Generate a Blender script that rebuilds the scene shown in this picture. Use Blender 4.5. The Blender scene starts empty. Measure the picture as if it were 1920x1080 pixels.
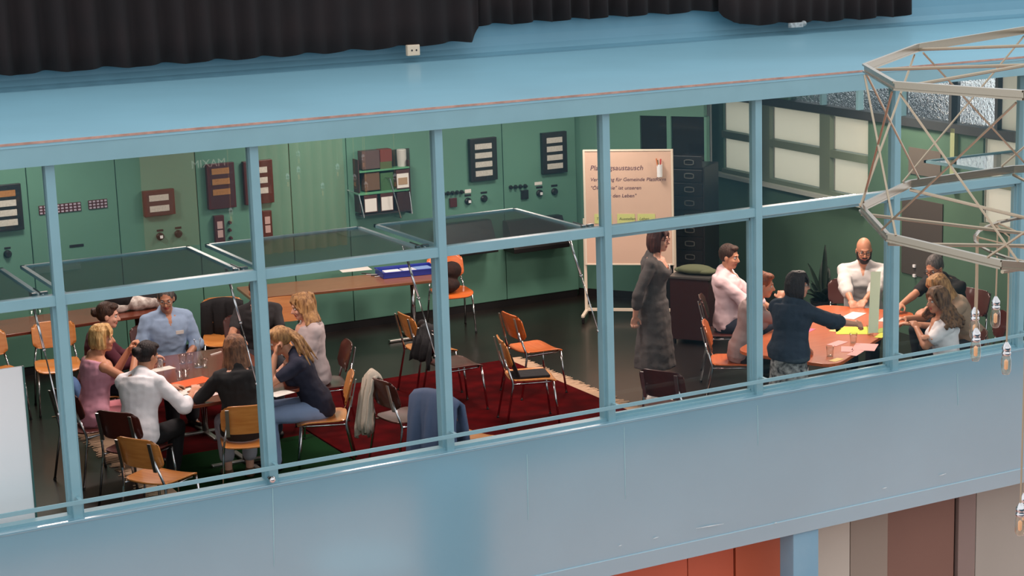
import bpy, bmesh, math, random
from mathutils import Vector, Matrix, noise
random.seed(7)
sc = bpy.context.scene
COL = sc.collection

# ------------------------------------------------------------------ camera
YAW, PIT, ROL, FPX = 0.482491, 0.203512, -0.032491, 3445.28
CAM = Vector((-2.8244, -11.7658, 4.6333))
_fw = Vector((math.sin(YAW)*math.cos(PIT), math.cos(YAW)*math.cos(PIT), -math.sin(PIT)))
_rt = Vector((math.cos(YAW), -math.sin(YAW), 0)); _up = _rt.cross(_fw)
_r2 = _rt*math.cos(ROL) + _up*math.sin(ROL); _u2 = -_rt*math.sin(ROL) + _up*math.cos(ROL)
cd = bpy.data.cameras.new('camera'); cam = bpy.data.objects.new('camera', cd); COL.objects.link(cam)
cd.sensor_width = 36; cd.lens = FPX*36/1920; cd.clip_end = 300; cd.clip_start = .1
M = Matrix((_r2, _u2, -_fw)).transposed().to_4x4(); M.translation = CAM; cam.matrix_world = M
sc.camera = cam
sc.view_settings.view_transform = 'Standard'; sc.view_settings.look = 'None'
sc.view_settings.gamma = 1; sc.view_settings.use_curve_mapping = False
sc.view_settings.exposure = 0.0

# ------------------------------------------------------------------ daylight of the hall
w = bpy.data.worlds.new('world'); sc.world = w; w.use_nodes = True
nt = w.node_tree; nt.nodes.clear()
bg = nt.nodes.new('ShaderNodeBackground'); wo = nt.nodes.new('ShaderNodeOutputWorld')
bg.inputs['Color'].default_value = (.97, .985, 1.0, 1); bg.inputs['Strength'].default_value = 1.32
nt.links.new(bg.outputs[0], wo.inputs[0])

def area_light(name, loc, size, energy, color, rot=(0,0,0), sy=None):
    l = bpy.data.lights.new(name, 'AREA'); l.energy = energy; l.color = color; l.size = size
    if sy: l.shape = 'RECTANGLE'; l.size_y = sy
    o = bpy.data.objects.new(name, l); o.location = loc; o.rotation_euler = rot; COL.objects.link(o); return o
# warm room lamps above the two tables and the standing board (their housings are built further down)
ROOM_LAMPS = [(1.8, 2.7), (4.9, 2.9), (7.5, 2.2), (9.0, 3.3), (1.3, 5.95), (4.7, 5.95), (7.1, 5.5)]
for i, (lx, ly) in enumerate(ROOM_LAMPS):
    area_light('room_lamp_light', (lx, ly, 2.98), .6, 74 if i in (2, 3) else 54, (1.0, .78, .66) if i in (2, 3) else (1.0, .82, .74), sy=.5)

# ------------------------------------------------------------------ pixel <-> place (used to measure positions on real planes)
def _ray(x, y): return _fw + _r2*((x-960)/FPX) - _u2*((y-540)/FPX)
def HZ(x, y, z): d = _ray(x, y); return CAM + d*((z-CAM.z)/d.z)
def HY(x, y, Y): d = _ray(x, y); return CAM + d*((Y-CAM.y)/d.y)

# ------------------------------------------------------------------ materials
MATS = {}
def srgb(r, g, b):
    f = lambda c: (c/255/12.92) if c/255 <= .04045 else ((c/255+.055)/1.055)**2.4
    return (f(r), f(g), f(b))
def mat(name, col, rough=.5, metal=0, bump=0, bscale=40, vary=0, vscale=6, coat=0, spec=.5, trans=0, stretch=None, col2=None, emit=None, alpha=None):
    if name in MATS: return MATS[name]
    m = bpy.data.materials.new(name); m.use_nodes = True; n = m.node_tree.nodes; L = m.node_tree.links
    b = n['Principled BSDF']; c = srgb(*col)
    b.inputs['Base Color'].default_value = (*c, 1); b.inputs['Roughness'].default_value = rough
    b.inputs['Metallic'].default_value = metal; b.inputs['Coat Weight'].default_value = coat
    b.inputs['Coat Roughness'].default_value = .1
    b.inputs['Specular IOR Level'].default_value = spec
    if trans: b.inputs['Transmission Weight'].default_value = trans
    tc = n.new('ShaderNodeTexCoord')
    src = tc.outputs['Object']
    if stretch:
        mp = n.new('ShaderNodeMapping'); mp.inputs['Scale'].default_value = stretch; L.new(src, mp.inputs[0]); src = mp.outputs[0]
    if vary or col2:
        t = n.new('ShaderNodeTexNoise'); t.inputs['Scale'].default_value = vscale; t.inputs['Detail'].default_value = 6
        L.new(src, t.inputs['Vector'])
        r = n.new('ShaderNodeValToRGB'); c2 = srgb(*col2) if col2 else tuple(min(1, x*(1+vary)) for x in c)
        c1 = c if col2 else tuple(x*(1-vary) for x in c)
        r.color_ramp.elements[0].position = .35; r.color_ramp.elements[1].position = .65
        r.color_ramp.elements[0].color = (*c1, 1); r.color_ramp.elements[1].color = (*c2, 1)
        L.new(t.outputs[0], r.inputs[0]); L.new(r.outputs[0], b.inputs['Base Color'])
    if bump:
        t = n.new('ShaderNodeTexNoise'); t.inputs['Scale'].default_value = bscale; t.inputs['Detail'].default_value = 4
        L.new(src, t.inputs['Vector'])
        bp = n.new('ShaderNodeBump'); bp.inputs['Strength'].default_value = bump; bp.inputs['Distance'].default_value = .01
        L.new(t.outputs[0], bp.inputs['Height']); L.new(bp.outputs[0], b.inputs['Normal'])
    if emit: b.inputs['Emission Color'].default_value = (*srgb(*emit[:3]), 1); b.inputs['Emission Strength'].default_value = emit[3]
    MATS[name] = m; return m
def glass_mat(name, tint=(.93, .97, .95), gloss=1.0, rough=0.0, wav=0, f0=.045):
    if name in MATS: return MATS[name]
    m = bpy.data.materials.new(name); m.use_nodes = True; n = m.node_tree.nodes; L = m.node_tree.links; n.clear()
    o = n.new('ShaderNodeOutputMaterial'); t = n.new('ShaderNodeBsdfTransparent'); g = n.new('ShaderNodeBsdfGlossy')
    mx = n.new('ShaderNodeMixShader'); lw = n.new('ShaderNodeLayerWeight'); pw = n.new('ShaderNodeMath'); pw.operation = 'POWER'; pw.inputs[1].default_value = 5; fr = n.new('ShaderNodeMath'); fr.operation = 'MULTIPLY_ADD'; fr.inputs[1].default_value = .9; fr.inputs[2].default_value = f0; L.new(lw.outputs['Facing'], pw.inputs[0]); L.new(pw.outputs[0], fr.inputs[0])
    t.inputs[0].default_value = (*tint, 1); g.inputs['Roughness'].default_value = rough
    mu = n.new('ShaderNodeMath'); mu.operation = 'MULTIPLY'; mu.inputs[1].default_value = gloss
    L.new(fr.outputs[0], mu.inputs[0]); L.new(mu.outputs[0], mx.inputs[0]); L.new(t.outputs[0], mx.inputs[1]); L.new(g.outputs[0], mx.inputs[2])
    if wav:
        tc = n.new('ShaderNodeTexCoord'); tn = n.new('ShaderNodeTexNoise'); tn.inputs['Scale'].default_value = 1.5
        bp = n.new('ShaderNodeBump'); bp.inputs['Strength'].default_value = wav; bp.inputs['Distance'].default_value = .01
        L.new(tc.outputs['Object'], tn.inputs['Vector']); L.new(tn.outputs[0], bp.inputs['Height']); L.new(bp.outputs[0], g.inputs['Normal'])
    L.new(mx.outputs[0], o.inputs[0]); MATS[name] = m; return m
def translucent_mat(name, col, f=.5, col2=None, scale=8, bump=0):
    if name in MATS: return MATS[name]
    m = bpy.data.materials.new(name); m.use_nodes = True; n = m.node_tree.nodes; L = m.node_tree.links; n.clear()
    o = n.new('ShaderNodeOutputMaterial'); d = n.new('ShaderNodeBsdfDiffuse'); t = n.new('ShaderNodeBsdfTranslucent'); mx = n.new('ShaderNodeMixShader')
    mx.inputs[0].default_value = f
    d.inputs[0].default_value = (*srgb(*col), 1); t.inputs[0].default_value = (*srgb(*col), 1)
    if col2:
        tc = n.new('ShaderNodeTexCoord'); tn = n.new('ShaderNodeTexNoise'); tn.inputs['Scale'].default_value = scale; tn.inputs['Detail'].default_value = 8
        r = n.new('ShaderNodeValToRGB'); r.color_ramp.elements[0].position = .4; r.color_ramp.elements[1].position = .6
        r.color_ramp.elements[0].color = (*srgb(*col2), 1); r.color_ramp.elements[1].color = (*srgb(*col), 1)
        L.new(tc.outputs['Object'], tn.inputs['Vector']); L.new(tn.outputs[0], r.inputs[0]); L.new(r.outputs[0], d.inputs[0]); L.new(r.outputs[0], t.inputs[0])
    L.new(d.outputs[0], mx.inputs[1]); L.new(t.outputs[0], mx.inputs[2]); L.new(mx.outputs[0], o.inputs[0]); MATS[name] = m; return m

BLUE_L = mat('blue_paint_ledge', (132, 180, 198), .4, vary=.05, vscale=.7, coat=.15)
BLUE_W = mat('blue_paint_wall', (106, 152, 172), .5, vary=.04, vscale=1)
BLUE = mat('blue_paint', (122, 166, 184), .35, vary=.04, vscale=.8, coat=1)
BLUE.node_tree.nodes['Principled BSDF'].inputs['Coat IOR'].default_value = 2.5
BLUE_F = mat('blue_paint_frame', (128, 170, 182), .4, vary=.04, vscale=3)
RIM = mat('worn_orange_edge', (176, 140, 128), .7, vary=.2, vscale=12)
GREEN = mat('green_enamel', (92, 138, 120), .38, vary=.05, vscale=1.2, coat=.1)
GREEN_D = mat('dark_green_paint', (74, 104, 86), .6, vary=.08, vscale=1.5)
GREEN_T = mat('green_frame_paint', (104, 118, 102), .5)
BLACK = mat('black_plastic', (22, 20, 22), .4)
BLACKF = mat('black_fabric', (20, 20, 24), .9, bump=.4, bscale=30)
DARKRED = mat('dark_red_bakelite', (72, 22, 22), .4)
METER = mat('meter_face', (214, 208, 200), .5, vary=.12, vscale=60)
METER_O = mat('amber_meter_face', (176, 120, 62), .5, vary=.12, vscale=60)
WHITE = mat('white_paint', (236, 238, 240), .5)
CHROME = mat('chrome', (205, 205, 208), .16, metal=1)
ALU = mat('brushed_aluminium', (190, 188, 184), .35, metal=1)
WOOD = mat('orange_beech_plywood', (214, 142, 74), .28, coat=.4, col2=(200, 124, 60), vscale=5, stretch=(1, 7, 7))
WOOD_O = mat('bright_orange_plywood', (216, 112, 50), .28, coat=.4, col2=(204, 98, 40), vscale=5, stretch=(1, 7, 7))
WOOD_D = mat('dark_brown_plywood', (76, 34, 28), .35, coat=.3, vary=.2, vscale=5)
TABLE_W = mat('brown_table_veneer', (120, 62, 44), .22, coat=.4, col2=(104, 50, 36), vscale=4, stretch=(1, 9, 9))
TABLE_M = mat('mid_brown_veneer', (142, 92, 62), .3, coat=.3, col2=(126, 78, 52), vscale=4, stretch=(1, 9, 9))
TABLE_O = mat('orange_table_veneer', (206, 106, 56), .3, coat=.3, col2=(194, 94, 48), vscale=4, stretch=(1, 9, 9))
PAPER = mat('paper', (225, 222, 215), .7)

# ------------------------------------------------------------------ mesh building
class MB:
    def __init__(s): s.v = []; s.f = []; s.m = []; s.k = 0
    def add(s, vs, fs):
        o = len(s.v); s.v += [tuple(v) for v in vs]; s.f += [tuple(i+o for i in f) for f in fs]; s.m += [s.k]*len(fs)
    def mi(s, k): s.k = k; return s
    def box(s, c, size, R=None):
        hx, hy, hz = size[0]/2, size[1]/2, size[2]/2; c = Vector(c)
        vs = []
        for dx, dy, dz in ((-1,-1,-1),(1,-1,-1),(1,1,-1),(-1,1,-1),(-1,-1,1),(1,-1,1),(1,1,1),(-1,1,1)):
            p = Vector((dx*hx, dy*hy, dz*hz)); p = R @ p if R else p; vs.append(c+p)
        s.add(vs, [(0,3,2,1),(4,5,6,7),(0,1,5,4),(1,2,6,5),(2,3,7,6),(3,0,4,7)]); return s
    def bb(s, a, b):  # box from two corners
        a = Vector(a); b = Vector(b); d = b-a
        return s.box((a+b)/2, (abs(d.x), abs(d.y), abs(d.z)))
    def loft(s, rings, cap=True, closed=False):
        n = len(rings[0]); vs = [p for r in rings for p in r]; fs = []
        m = len(rings)
        for i in range(m-1 if not closed else m):
            for j in range(n):
                a = i*n+j; b = i*n+(j+1)%n; c = ((i+1)%m)*n+(j+1)%n; d = ((i+1)%m)*n+j
                fs.append((a, b, c, d))
        if cap and not closed: fs.append(tuple(range(n-1, -1, -1))); fs.append(tuple(range((m-1)*n, m*n)))
        s.add(vs, fs); return s
    def tube(s, pts, r, n=8, closed=False):
        pts = [Vector(p) for p in pts]; m = len(pts); rs = r if isinstance(r, (list, tuple)) else [r]*m
        rings = []; ref = None
        for i, p in enumerate(pts):
            if closed: t = (pts[(i+1)%m]-pts[i-1])
            else: t = (pts[min(i+1, m-1)]-pts[max(i-1, 0)])
            t.normalize()
            if ref is None: ref = Vector((0,0,1)) if abs(t.z) < .9 else Vector((1,0,0))
            u = (ref - t*ref.dot(t)); u.normalize(); ref = u; v = t.cross(u)
            rings.append([p + u*(rs[i]*math.cos(2*math.pi*k/n)) + v*(rs[i]*math.sin(2*math.pi*k/n)) for k in range(n)])
        return s.loft(rings, closed=closed)
    def ell(s, c, rad, R=None, nu=14, nv=9):
        c = Vector(c); rings = []
        for i in range(nv+1):
            th = math.pi*(i+.02 if i == 0 else (i-.02 if i == nv else i))/nv
            ring = []
            for j in range(nu):
                ph = 2*math.pi*j/nu
                p = Vector((rad[0]*math.sin(th)*math.cos(ph), rad[1]*math.sin(th)*math.sin(ph), rad[2]*math.cos(th)))
                ring.append(c + (R @ p if R else p))
            rings.append(ring[::-1])
        return s.loft(rings)
    def cap(s, a, b, ra, rb, n=12):      # tapered capsule
        a = Vector(a); b = Vector(b); t = (b-a); L = t.length
        if L < 1e-6: return s
        t /= L; ref = Vector((0,0,1)) if abs(t.z) < .9 else Vector((1,0,0))
        u = (ref - t*ref.dot(t)).normalized(); v = t.cross(u); rings = []
        prof = [(-math.cos(x)*ra, math.sin(x)*ra) for x in (.15, .6, 1.1)] + [(0, ra), (L*.5, (ra+rb)/2), (L, rb)] + [(L+math.sin(x)*rb, math.cos(x)*rb) for x in (.5, 1.0, 1.42)]
        for d, r in prof: rings.append([a+t*d + u*(r*math.cos(2*math.pi*k/n)) + v*(r*math.sin(2*math.pi*k/n)) for k in range(n)])
        return s.loft(rings)
    def prism(s, poly, h0, h1):          # polygon in XY, between two heights
        n = len(poly); vs = [(p[0], p[1], h0) for p in poly] + [(p[0], p[1], h1) for p in poly]
        s.add(vs, [tuple(range(n-1, -1, -1)), tuple(range(n, 2*n))] + [(i, (i+1)%n, n+(i+1)%n, n+i) for i in range(n)]); return s
    def disc_stack(s, prof, c=(0,0,0), n=20):   # lathe: (r, z)
        c = Vector(c); rings = [[c+Vector((r*math.cos(2*math.pi*k/n), r*math.sin(2*math.pi*k/n), z)) for k in range(n)] for r, z in prof]
        return s.loft(rings)
    def grid(s, pts, thick=0, nrm=None):   # pts[i][j]
        a = len(pts); b = len(pts[0]); vs = [p for r in pts for p in r]
        s.add(vs, [(i*b+j, i*b+j+1, (i+1)*b+j+1, (i+1)*b+j) for i in range(a-1) for j in range(b-1)]); return s
    def build(s, name, mats, parent=None, smooth=False, bevel=0, solid=0, sub=0):
        me = bpy.data.meshes.new(name); me.from_pydata(s.v, [], s.f)
        if not isinstance(mats, (list, tuple)): mats = [mats]
        for m in mats: me.materials.append(m)
        if len(mats) > 1: me.polygons.foreach_set('material_index', s.m)
        bm = bmesh.new(); bm.from_mesh(me); bmesh.ops.recalc_face_normals(bm, faces=bm.faces); bm.to_mesh(me); bm.free()
        if smooth:
            me.polygons.foreach_set('use_smooth', [True]*len(me.polygons))
        me.update()
        o = bpy.data.objects.new(name, me); COL.objects.link(o)
        if parent: o.parent = parent
        if solid: md = o.modifiers.new('s', 'SOLIDIFY'); md.thickness = solid; md.offset = 0
        if sub: md = o.modifiers.new('u', 'SUBSURF'); md.levels = sub; md.render_levels = sub
        if bevel: md = o.modifiers.new('b', 'BEVEL'); md.width = bevel; md.segments = 2; md.limit_method = 'ANGLE'
        return o
def tag(o, label=None, cat=None, group=None, kind=None):
    if label: o['label'] = label
    if cat: o['category'] = cat
    if group: o['group'] = group
    if kind: o['kind'] = kind
    return o
def thing(name, label, cat, loc=(0,0,0), rz=0, group=None):
    o = bpy.data.objects.new(name, None); COL.objects.link(o); o.empty_display_size = .1
    o.location = loc; o.rotation_euler = (0, 0, rz); return tag(o, label, cat, group)
def copy_tree(o, parent=None):
    c = o.copy(); COL.objects.link(c)
    if parent: c.parent = parent
    for ch in list(o.children): copy_tree(ch, c)
    return c
def S(o): o['kind'] = 'structure'; return o
WORK = bpy.data.scenes.new('work')
def baked_mesh(o):                                # modifiers applied in a small scene of its own (fast)
    vl = WORK.view_layers[0]; was = o.name in COL.objects
    if was: COL.objects.unlink(o)
    WORK.collection.objects.link(o); vl.update(); me = bpy.data.meshes.new_from_object(o.evaluated_get(vl.depsgraph))
    WORK.collection.objects.unlink(o)
    if was: COL.objects.link(o)
    return me
def realize(o):
    me = baked_mesh(o); old = o.data; o.modifiers.clear(); o.data = me
    if old.users == 0: bpy.data.meshes.remove(old)
    return o
def text_obj(name, s, size, m, parent, loc, rot, extrude=.0006, align='LEFT', sx=1, font_shear=0):
    cu = bpy.data.curves.new(name, 'FONT'); cu.body = s; cu.size = size; cu.extrude = extrude; cu.align_x = align; cu.shear = font_shear
    o = bpy.data.objects.new(name, cu); me = baked_mesh(o)
    bpy.data.objects.remove(o); me.materials.clear(); me.materials.append(m)
    o = bpy.data.objects.new(name, me); COL.objects.link(o); o.location = loc; o.rotation_euler = rot; o.scale = (sx, 1, 1)
    if parent: o.parent = parent
    return o
def att(o, parent):                               # a part whose mesh is written in room coordinates
    o.parent = parent; o.matrix_parent_inverse = parent.matrix_basis.inverted(); return o
def displace(o, fn):                              # move every vertex: fn(co, normal) -> co
    me = o.data; n = len(me.vertices); a = [0.0]*(3*n); b = [0.0]*(3*n)
    me.vertices.foreach_get('co', a); me.vertices.foreach_get('normal', b)
    for i in range(0, 3*n, 3): a[i:i+3] = fn(Vector(a[i:i+3]), Vector(b[i:i+3]))
    me.vertices.foreach_set('co', a); me.update()

# ================================================================== THE SETTING
PAN = 1.38; SILL = .759; MID = 2.2355; TOP = 3.127; SLAB = 3.255
FB = -.465                                       # lower edge of the fascia
XR0, XRS = 9.72, .05                             # right wall: X = XR0 + XRS*Y
BW = 7.28                                        # back wall
HALL = -4.6

# floor of the room, ceiling
FLOORM = mat('dark_polished_floor', (32, 25, 23), .32, col2=(23, 19, 18), vscale=1.6, coat=.12)
S(MB().bb((-4, -.02, -.3), (10.25, 9, 0)).build('floor', FLOORM))
S(MB().bb((-4, -.1, TOP+.004), (10.25, 7.6, SLAB)).build('ceiling', [mat('white_ceiling', (170, 172, 168), .8)]))
# roof ledge of the gallery (blue), upper wall behind it
lg = MB(); lg.bb((-4, -.12, SLAB), (14, 3.95, SLAB+.03)); S(lg.build('trim_1', BLUE_L))
S(MB().bb((-4, -.124, SLAB+.018), (14, -.114, SLAB+.033)).build('trim_2', RIM))
S(MB().bb((-4, -.115, TOP), (14, -.0, SLAB)).build('trim_3', BLUE_F))
# upper wall with a cove at its foot
cv = [[], []]
YU = 3.78
prof = [(YU-.22, SLAB+.031), (YU-.12, SLAB+.037), (YU-.05, SLAB+.06), (YU-.01, SLAB+.11), (YU, SLAB+.2), (YU, SLAB+2.2), (YU+.15, SLAB+2.2), (YU+.15, SLAB+.03)]
S(MB().loft([[(-4, y, z) for y, z in prof], [(14, y, z) for y, z in prof]]).build('wall_upper', BLUE_W))
# fascia in front of the parapet
fa = MB(); fa.bb((-4, -.1, FB+.13), (14, .0, SILL-.004)); fa.bb((-4, -.112, FB), (14, .0, FB+.135)); fa.bb((-4, -.106, SILL-.02), (14, .03, SILL))
S(fa.build('wall_front', BLUE, bevel=.004))
# the seams and drip marks in the paint of the fascia
MARK = mat('dried_paint_drip', (158, 198, 205), .6); SEAM = mat('fascia_seam', (96, 148, 168), .6)
sk = MB()
for px, y0, y1, lean in ((511, 915, 1062, .0), (988, 852, 975, .002), (1170, 800, 935, .012), (1420, 760, 835, 0), (1795, 700, 760, 0)):
    a = HY(px, y0, -.102); b = HY(px+(y1-y0)*.02, y1, -.102)
    sk.tube([a, (a+b)/2+Vector((.002, 0, 0)), b], [.0025, .0035, .0015], 5)
S(sk.build('trim_4', MARK))
sc2 = MB()
for px, py, dx, dy in ((1305, 991, 52, -9), (1225, 1010, 10, -3), (1160, 1024, 6, -2), (1655, 916, 8, -2), (1762, 892, 12, -4), (1452, 981, 5, -1)):
    a = HY(px, py, -.115); b = HY(px+dx, py+dy, -.115); sc2.tube([a, (a+b)/2, b], [.001, .004, .001], 5)
S(sc2.build('trim_5', mat('scuffed_white_scratch', (205, 218, 222), .7)))

# right wall with windows
def xr(y): return XR0+XRS*y
def rbox(mb, y0, y1, z0, z1, d0, d1):      # box on the right wall, d = distance into the room from the wall face
    vs = []
    for z in (z0, z1):
        for y, d in ((y0, d0), (y1, d0), (y1, d1), (y0, d1)): vs.append((xr(y)-d, y, z))
    mb.add(vs, [(0,3,2,1),(4,5,6,7),(0,1,5,4),(1,2,6,5),(2,3,7,6),(3,0,4,7)]); return mb
WZ0, WZ1, TZ1 = 1.34, 2.28, 3.0                  # window band and transom
def yr(px, z=None, py=None):                     # where a photo column meets the right wall (at row py)
    d = _ray(px, py); # CAM + d t : x = XR0 + XRS*y
    t = (XR0 + XRS*CAM.y - CAM.x)/(d.x - XRS*d.y); p = CAM + d*t; return p
yA1 = yr(1357, py=300).y; yA0 = yr(1627, py=350).y      # first group of windows
yB1 = yr(1843, py=300).y; yB0 = yB1-1.3
g = MB(); D = -.14
rbox(g, -.02, 8.6, -.02, WZ0, 0, D); rbox(g, yA1, 8.6, WZ0, WZ1+.06, 0, D); rbox(g, yB1, yA0, WZ0, WZ1+.06, 0, D); rbox(g, -.05, yB0, WZ0, WZ1+.06, 0, D)
rbox(g, -.02, 8.6, TZ1, 3.13, 0, D); yT1 = yr(1478, py=180).y; rbox(g, yT1, 8.6, WZ1+.06, TZ1, 0, D)
S(g.build('wall_right', GREEN_D))
S(rbox(MB(), -.02, 8.2, WZ1-.02, WZ1+.07, .05, -.14).build('trim_6', mat('dark_beam_paint', (44, 48, 50), .6)))
S(rbox(MB(), yA0-.02, yA1+1.1, WZ0-.045, WZ0, .1, -.1).build('trim_7', mat('pale_window_sill', (170, 176, 168), .5)))
S(MB().bb((-4, BW, -.02), (8.2, BW+.15, 3.13)).build('wall_back', GREEN_D))
S(MB().bb((8.0, BW+.6, -.02), (12, BW+.75, 3.13)).build('wall_back_corner', GREEN_D))
S(MB().bb((-2.2, 0.2, -.02), (-2.06, BW, 3.13)).build('wall_left', GREEN_D))
S(MB().bb((-2, BW-.09, 0), (8.0, BW-.03, .085)).build('baseboard_back', BLACK))

BLIND = translucent_mat('cream_roller_blind', (246, 242, 230), .85)
def window_r(n, cols, ylo, yhi, z0=WZ0, z1=WZ1):
    """green steel window: frame bars, blinds pulled behind them, panes outside"""
    r = S(thing('window_%d' % n, None, None, (xr(ylo), ylo, z0)))
    fr = MB(); zm = (z0+z1)/2+.02
    rbox(fr, ylo, yhi, zm-.055, zm+.03, .03, -.06); rbox(fr, ylo, yhi, z0, z0+.05, .03, -.06); rbox(fr, ylo, yhi, z1-.03, z1+.02, .03, -.06)
    for y0, y1 in cols: rbox(fr, y0, y1, z0, z1, .034, -.06)
    f = fr.build('window_frame', GREEN_T); f.parent = r; f.matrix_parent_inverse = Matrix.Translation((-xr(ylo), -ylo, -z0))
    ys = sorted([ylo]+[v for c in cols for v in c]+[yhi])
    for a, b in zip(ys[0::2], ys[1::2]):
        for c0, c1 in ((z0+.05, zm-.055), (zm+.03, z1-.03)):
            if b-a > .08:
                bl = rbox(MB(), a+.012, b-.012, c0+.01, c1-.01, -.02, -.024).build('blind', BLIND); bl.parent = r; bl.matrix_parent_inverse = Matrix.Translation((-xr(ylo), -ylo, -z0))
                ln = rbox(MB(), b-.05, b-.042, c0+.01, c1-.01, .0, -.01).build('side_rail', mat('grey_rail', (120, 122, 116), .5)); ln.parent = r; ln.matrix_parent_inverse = Matrix.Translation((-xr(ylo), -ylo, -z0))
    return r
c_ = lambda px, py: yr(px, py=py).y
window_r(1, [(c_(1560, 300), c_(1541, 300)), (c_(1447, 260), c_(1424, 260))], yA0, yA1)
window_r(2, [(yB1-.62, yB1-.56)], yB0, yB1)
# transom lights of textured glass
def textured_glass():
    m = bpy.data.materials.new('textured_glass'); m.use_nodes = True; n = m.node_tree.nodes; L = m.node_tree.links
    n.clear(); o = n.new('ShaderNodeOutputMaterial'); b = n.new('ShaderNodeBsdfRefraction'); b.inputs['IOR'].default_value = 1.12; b.inputs['Roughness'].default_value = .12; b.inputs['Color'].default_value = (.97, .98, 1, 1)
    g = n.new('ShaderNodeBsdfGlossy'); g.inputs['Roughness'].default_value = .15; mx = n.new('ShaderNodeMixShader'); mx.inputs[0].default_value = .06; L.new(b.outputs[0], mx.inputs[1]); L.new(g.outputs[0], mx.inputs[2]); L.new(mx.outputs[0], o.inputs[0])
    tc = n.new('ShaderNodeTexCoord'); t = n.new('ShaderNodeTexNoise'); t.inputs['Scale'].default_value = 22; t.inputs['Detail'].default_value = 3
    bp = n.new('ShaderNodeBump'); bp.inputs['Strength'].default_value = 1; bp.inputs['Distance'].default_value = .03
    L.new(tc.outputs['Object'], t.inputs[0]); L.new(t.outputs[0], bp.inputs['Height']); L.new(bp.outputs[0], b.inputs['Normal']); L.new(bp.outputs[0], g.inputs['Normal'])
    return m
TG = textured_glass()
S(MB().bb((13.6, 7.2, HALL), (14.4, 16, 2.16)).build('added_dark_block', mat('added_block_grey', (74, 78, 82), .9, vary=.4, vscale=1.5)))  # added block outside that darkens the left transom panes, in place of trees
tb = [(c_(1478, 180), c_(1541, 185)), (c_(1545, 185), c_(1609, 195)), (c_(1614, 195), c_(1688, 205)), (c_(1698, 210), c_(1783, 220)), (c_(1795, 220), c_(1869, 235)), (c_(1873, 235), .1)]
for i, (a, b) in enumerate(tb):
    r = S(thing('window_%d' % (3+i), None, None, (xr(b), b, WZ1+.06)))
    inv = Matrix.Translation((-xr(b), -b, -(WZ1+.06)))
    o = rbox(MB(), b+.01, a-.01, WZ1+.075, TZ1, -.03, -.036).build('pane', TG if i < 5 else BLIND); o.parent = r; o.matrix_parent_inverse = inv
    o = rbox(MB(), b-.03, b+.015, WZ1+.06, TZ1, .02, -.06).build('window_bar', BLUE_F if i < 3 else mat('dark_beam_paint', (44,48,50))); o.parent = r; o.matrix_parent_inverse = inv

# ------------------------------------------------------------------ the glazed front: mullions, mid rails, panes, hinged sashes
for i in range(-1, 9):
    x = PAN*i
    S(MB().bb((x-.031, -.06, SILL-.01), (x+.031, .03, TOP+.01)).build('trim_%d' % (20+i), BLUE_F, bevel=.004))
PANE = glass_mat('window_glass', (.955, .985, .97), 1.0, wav=.02, f0=.11)
SASHG = glass_mat('sash_glass', (.955, .975, .97), 1.0, f0=.09)
OPEN = {-1, 0, 1, 2, 6}
for i in range(-1, 8):
    x0, x1 = PAN*i+.031, PAN*(i+1)-.031
    r = S(thing('window_%d' % (20+i), None, None, (x0, 0, SILL)))
    inv = Matrix.Translation((-x0, 0, -SILL))
    def P(o): o.parent = r; o.matrix_parent_inverse = inv; return o
    P(MB().bb((x0-.004, -.05, MID-.035), (x1+.004, .03, MID+.035)).build('mid_rail', BLUE_F, bevel=.003))
    P(MB().bb((x0, -.01, MID+.04), (x1, -.004, TOP+.005)).build('upper_pane', PANE))
    L = 1.25
    jb = MB(); jb.bb((x0, -.02, SILL), (x0+.018, .05, MID-.04)); jb.bb((x1-.018, -.02, SILL), (x1, .05, MID-.04)); jb.bb((x0, -.03, SILL), (x1, .05, SILL+.018))
    P(jb.build('jamb', BLUE_F))
    if i in OPEN:
        z = MID; sg = MB(); y0 = .06; t = .012; a, b = x0+.03, x1-.03
        sg.mi(0).bb((a, y0, z-t), (a+.03, y0+L, z+t)).bb((b-.03, y0, z-t), (b, y0+L, z+t)).bb((a, y0+L-.03, z-t), (b, y0+L, z+t)).bb((a, y0, z-t), (b, y0+.03, z+t))
        s = P(sg.build('sash', BLUE_F)); 
        gp = P(MB().bb((a+.03, y0+.03, z-.003), (b-.03, y0+L-.03, z+.003)).build('sash_pane', SASHG))
        for xx in (x1-.012, ):
            st = MB(); p0 = Vector((xx, .05, MID-.78)); p1 = Vector((xx-.03, .05+.42, MID-.02)); pm = p0.lerp(p1, .52)
            st.tube([p0, pm], .005, 8); st.tube([pm, p1], .0095, 8); st.ell(p0, (.014,)*3); st.ell(p1, (.012,)*3); st.tube([pm.lerp(p1, -.02), pm.lerp(p1, .02)], .012, 8)
            P(st.build('gas_strut', CHROME, smooth=True))
            st = MB(); st.tube([(b-.015, y0, z+.025), (b-.015, y0+.28, z+.025)], .006, 6); st.box((b-.01, y0+.03, z+.03), (.05, .03, .03)); st.box((b-.075, y0+.02, z+.03), (.03, .03, .03))
            P(st.build('hinge', CHROME))
    else:
        z0 = SILL+.03; sg = MB(); a, b = x0+.004, x1-.004
        sg.bb((a, .0, z0), (a+.02, .035, MID-.045)).bb((b-.02, .0, z0), (b, .035, MID-.045)).bb((a, .0, z0-.012), (b, .035, z0+.008)).bb((a, .0, MID-.065), (b, .035, MID-.045))
        P(sg.build('sash', BLUE_F)); P(MB().bb((a+.02, .01, z0), (b-.02, .016, MID-.05)).build('sash_pane', glass_mat('clean_glass', (.975, .985, .98), .8)))

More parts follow.
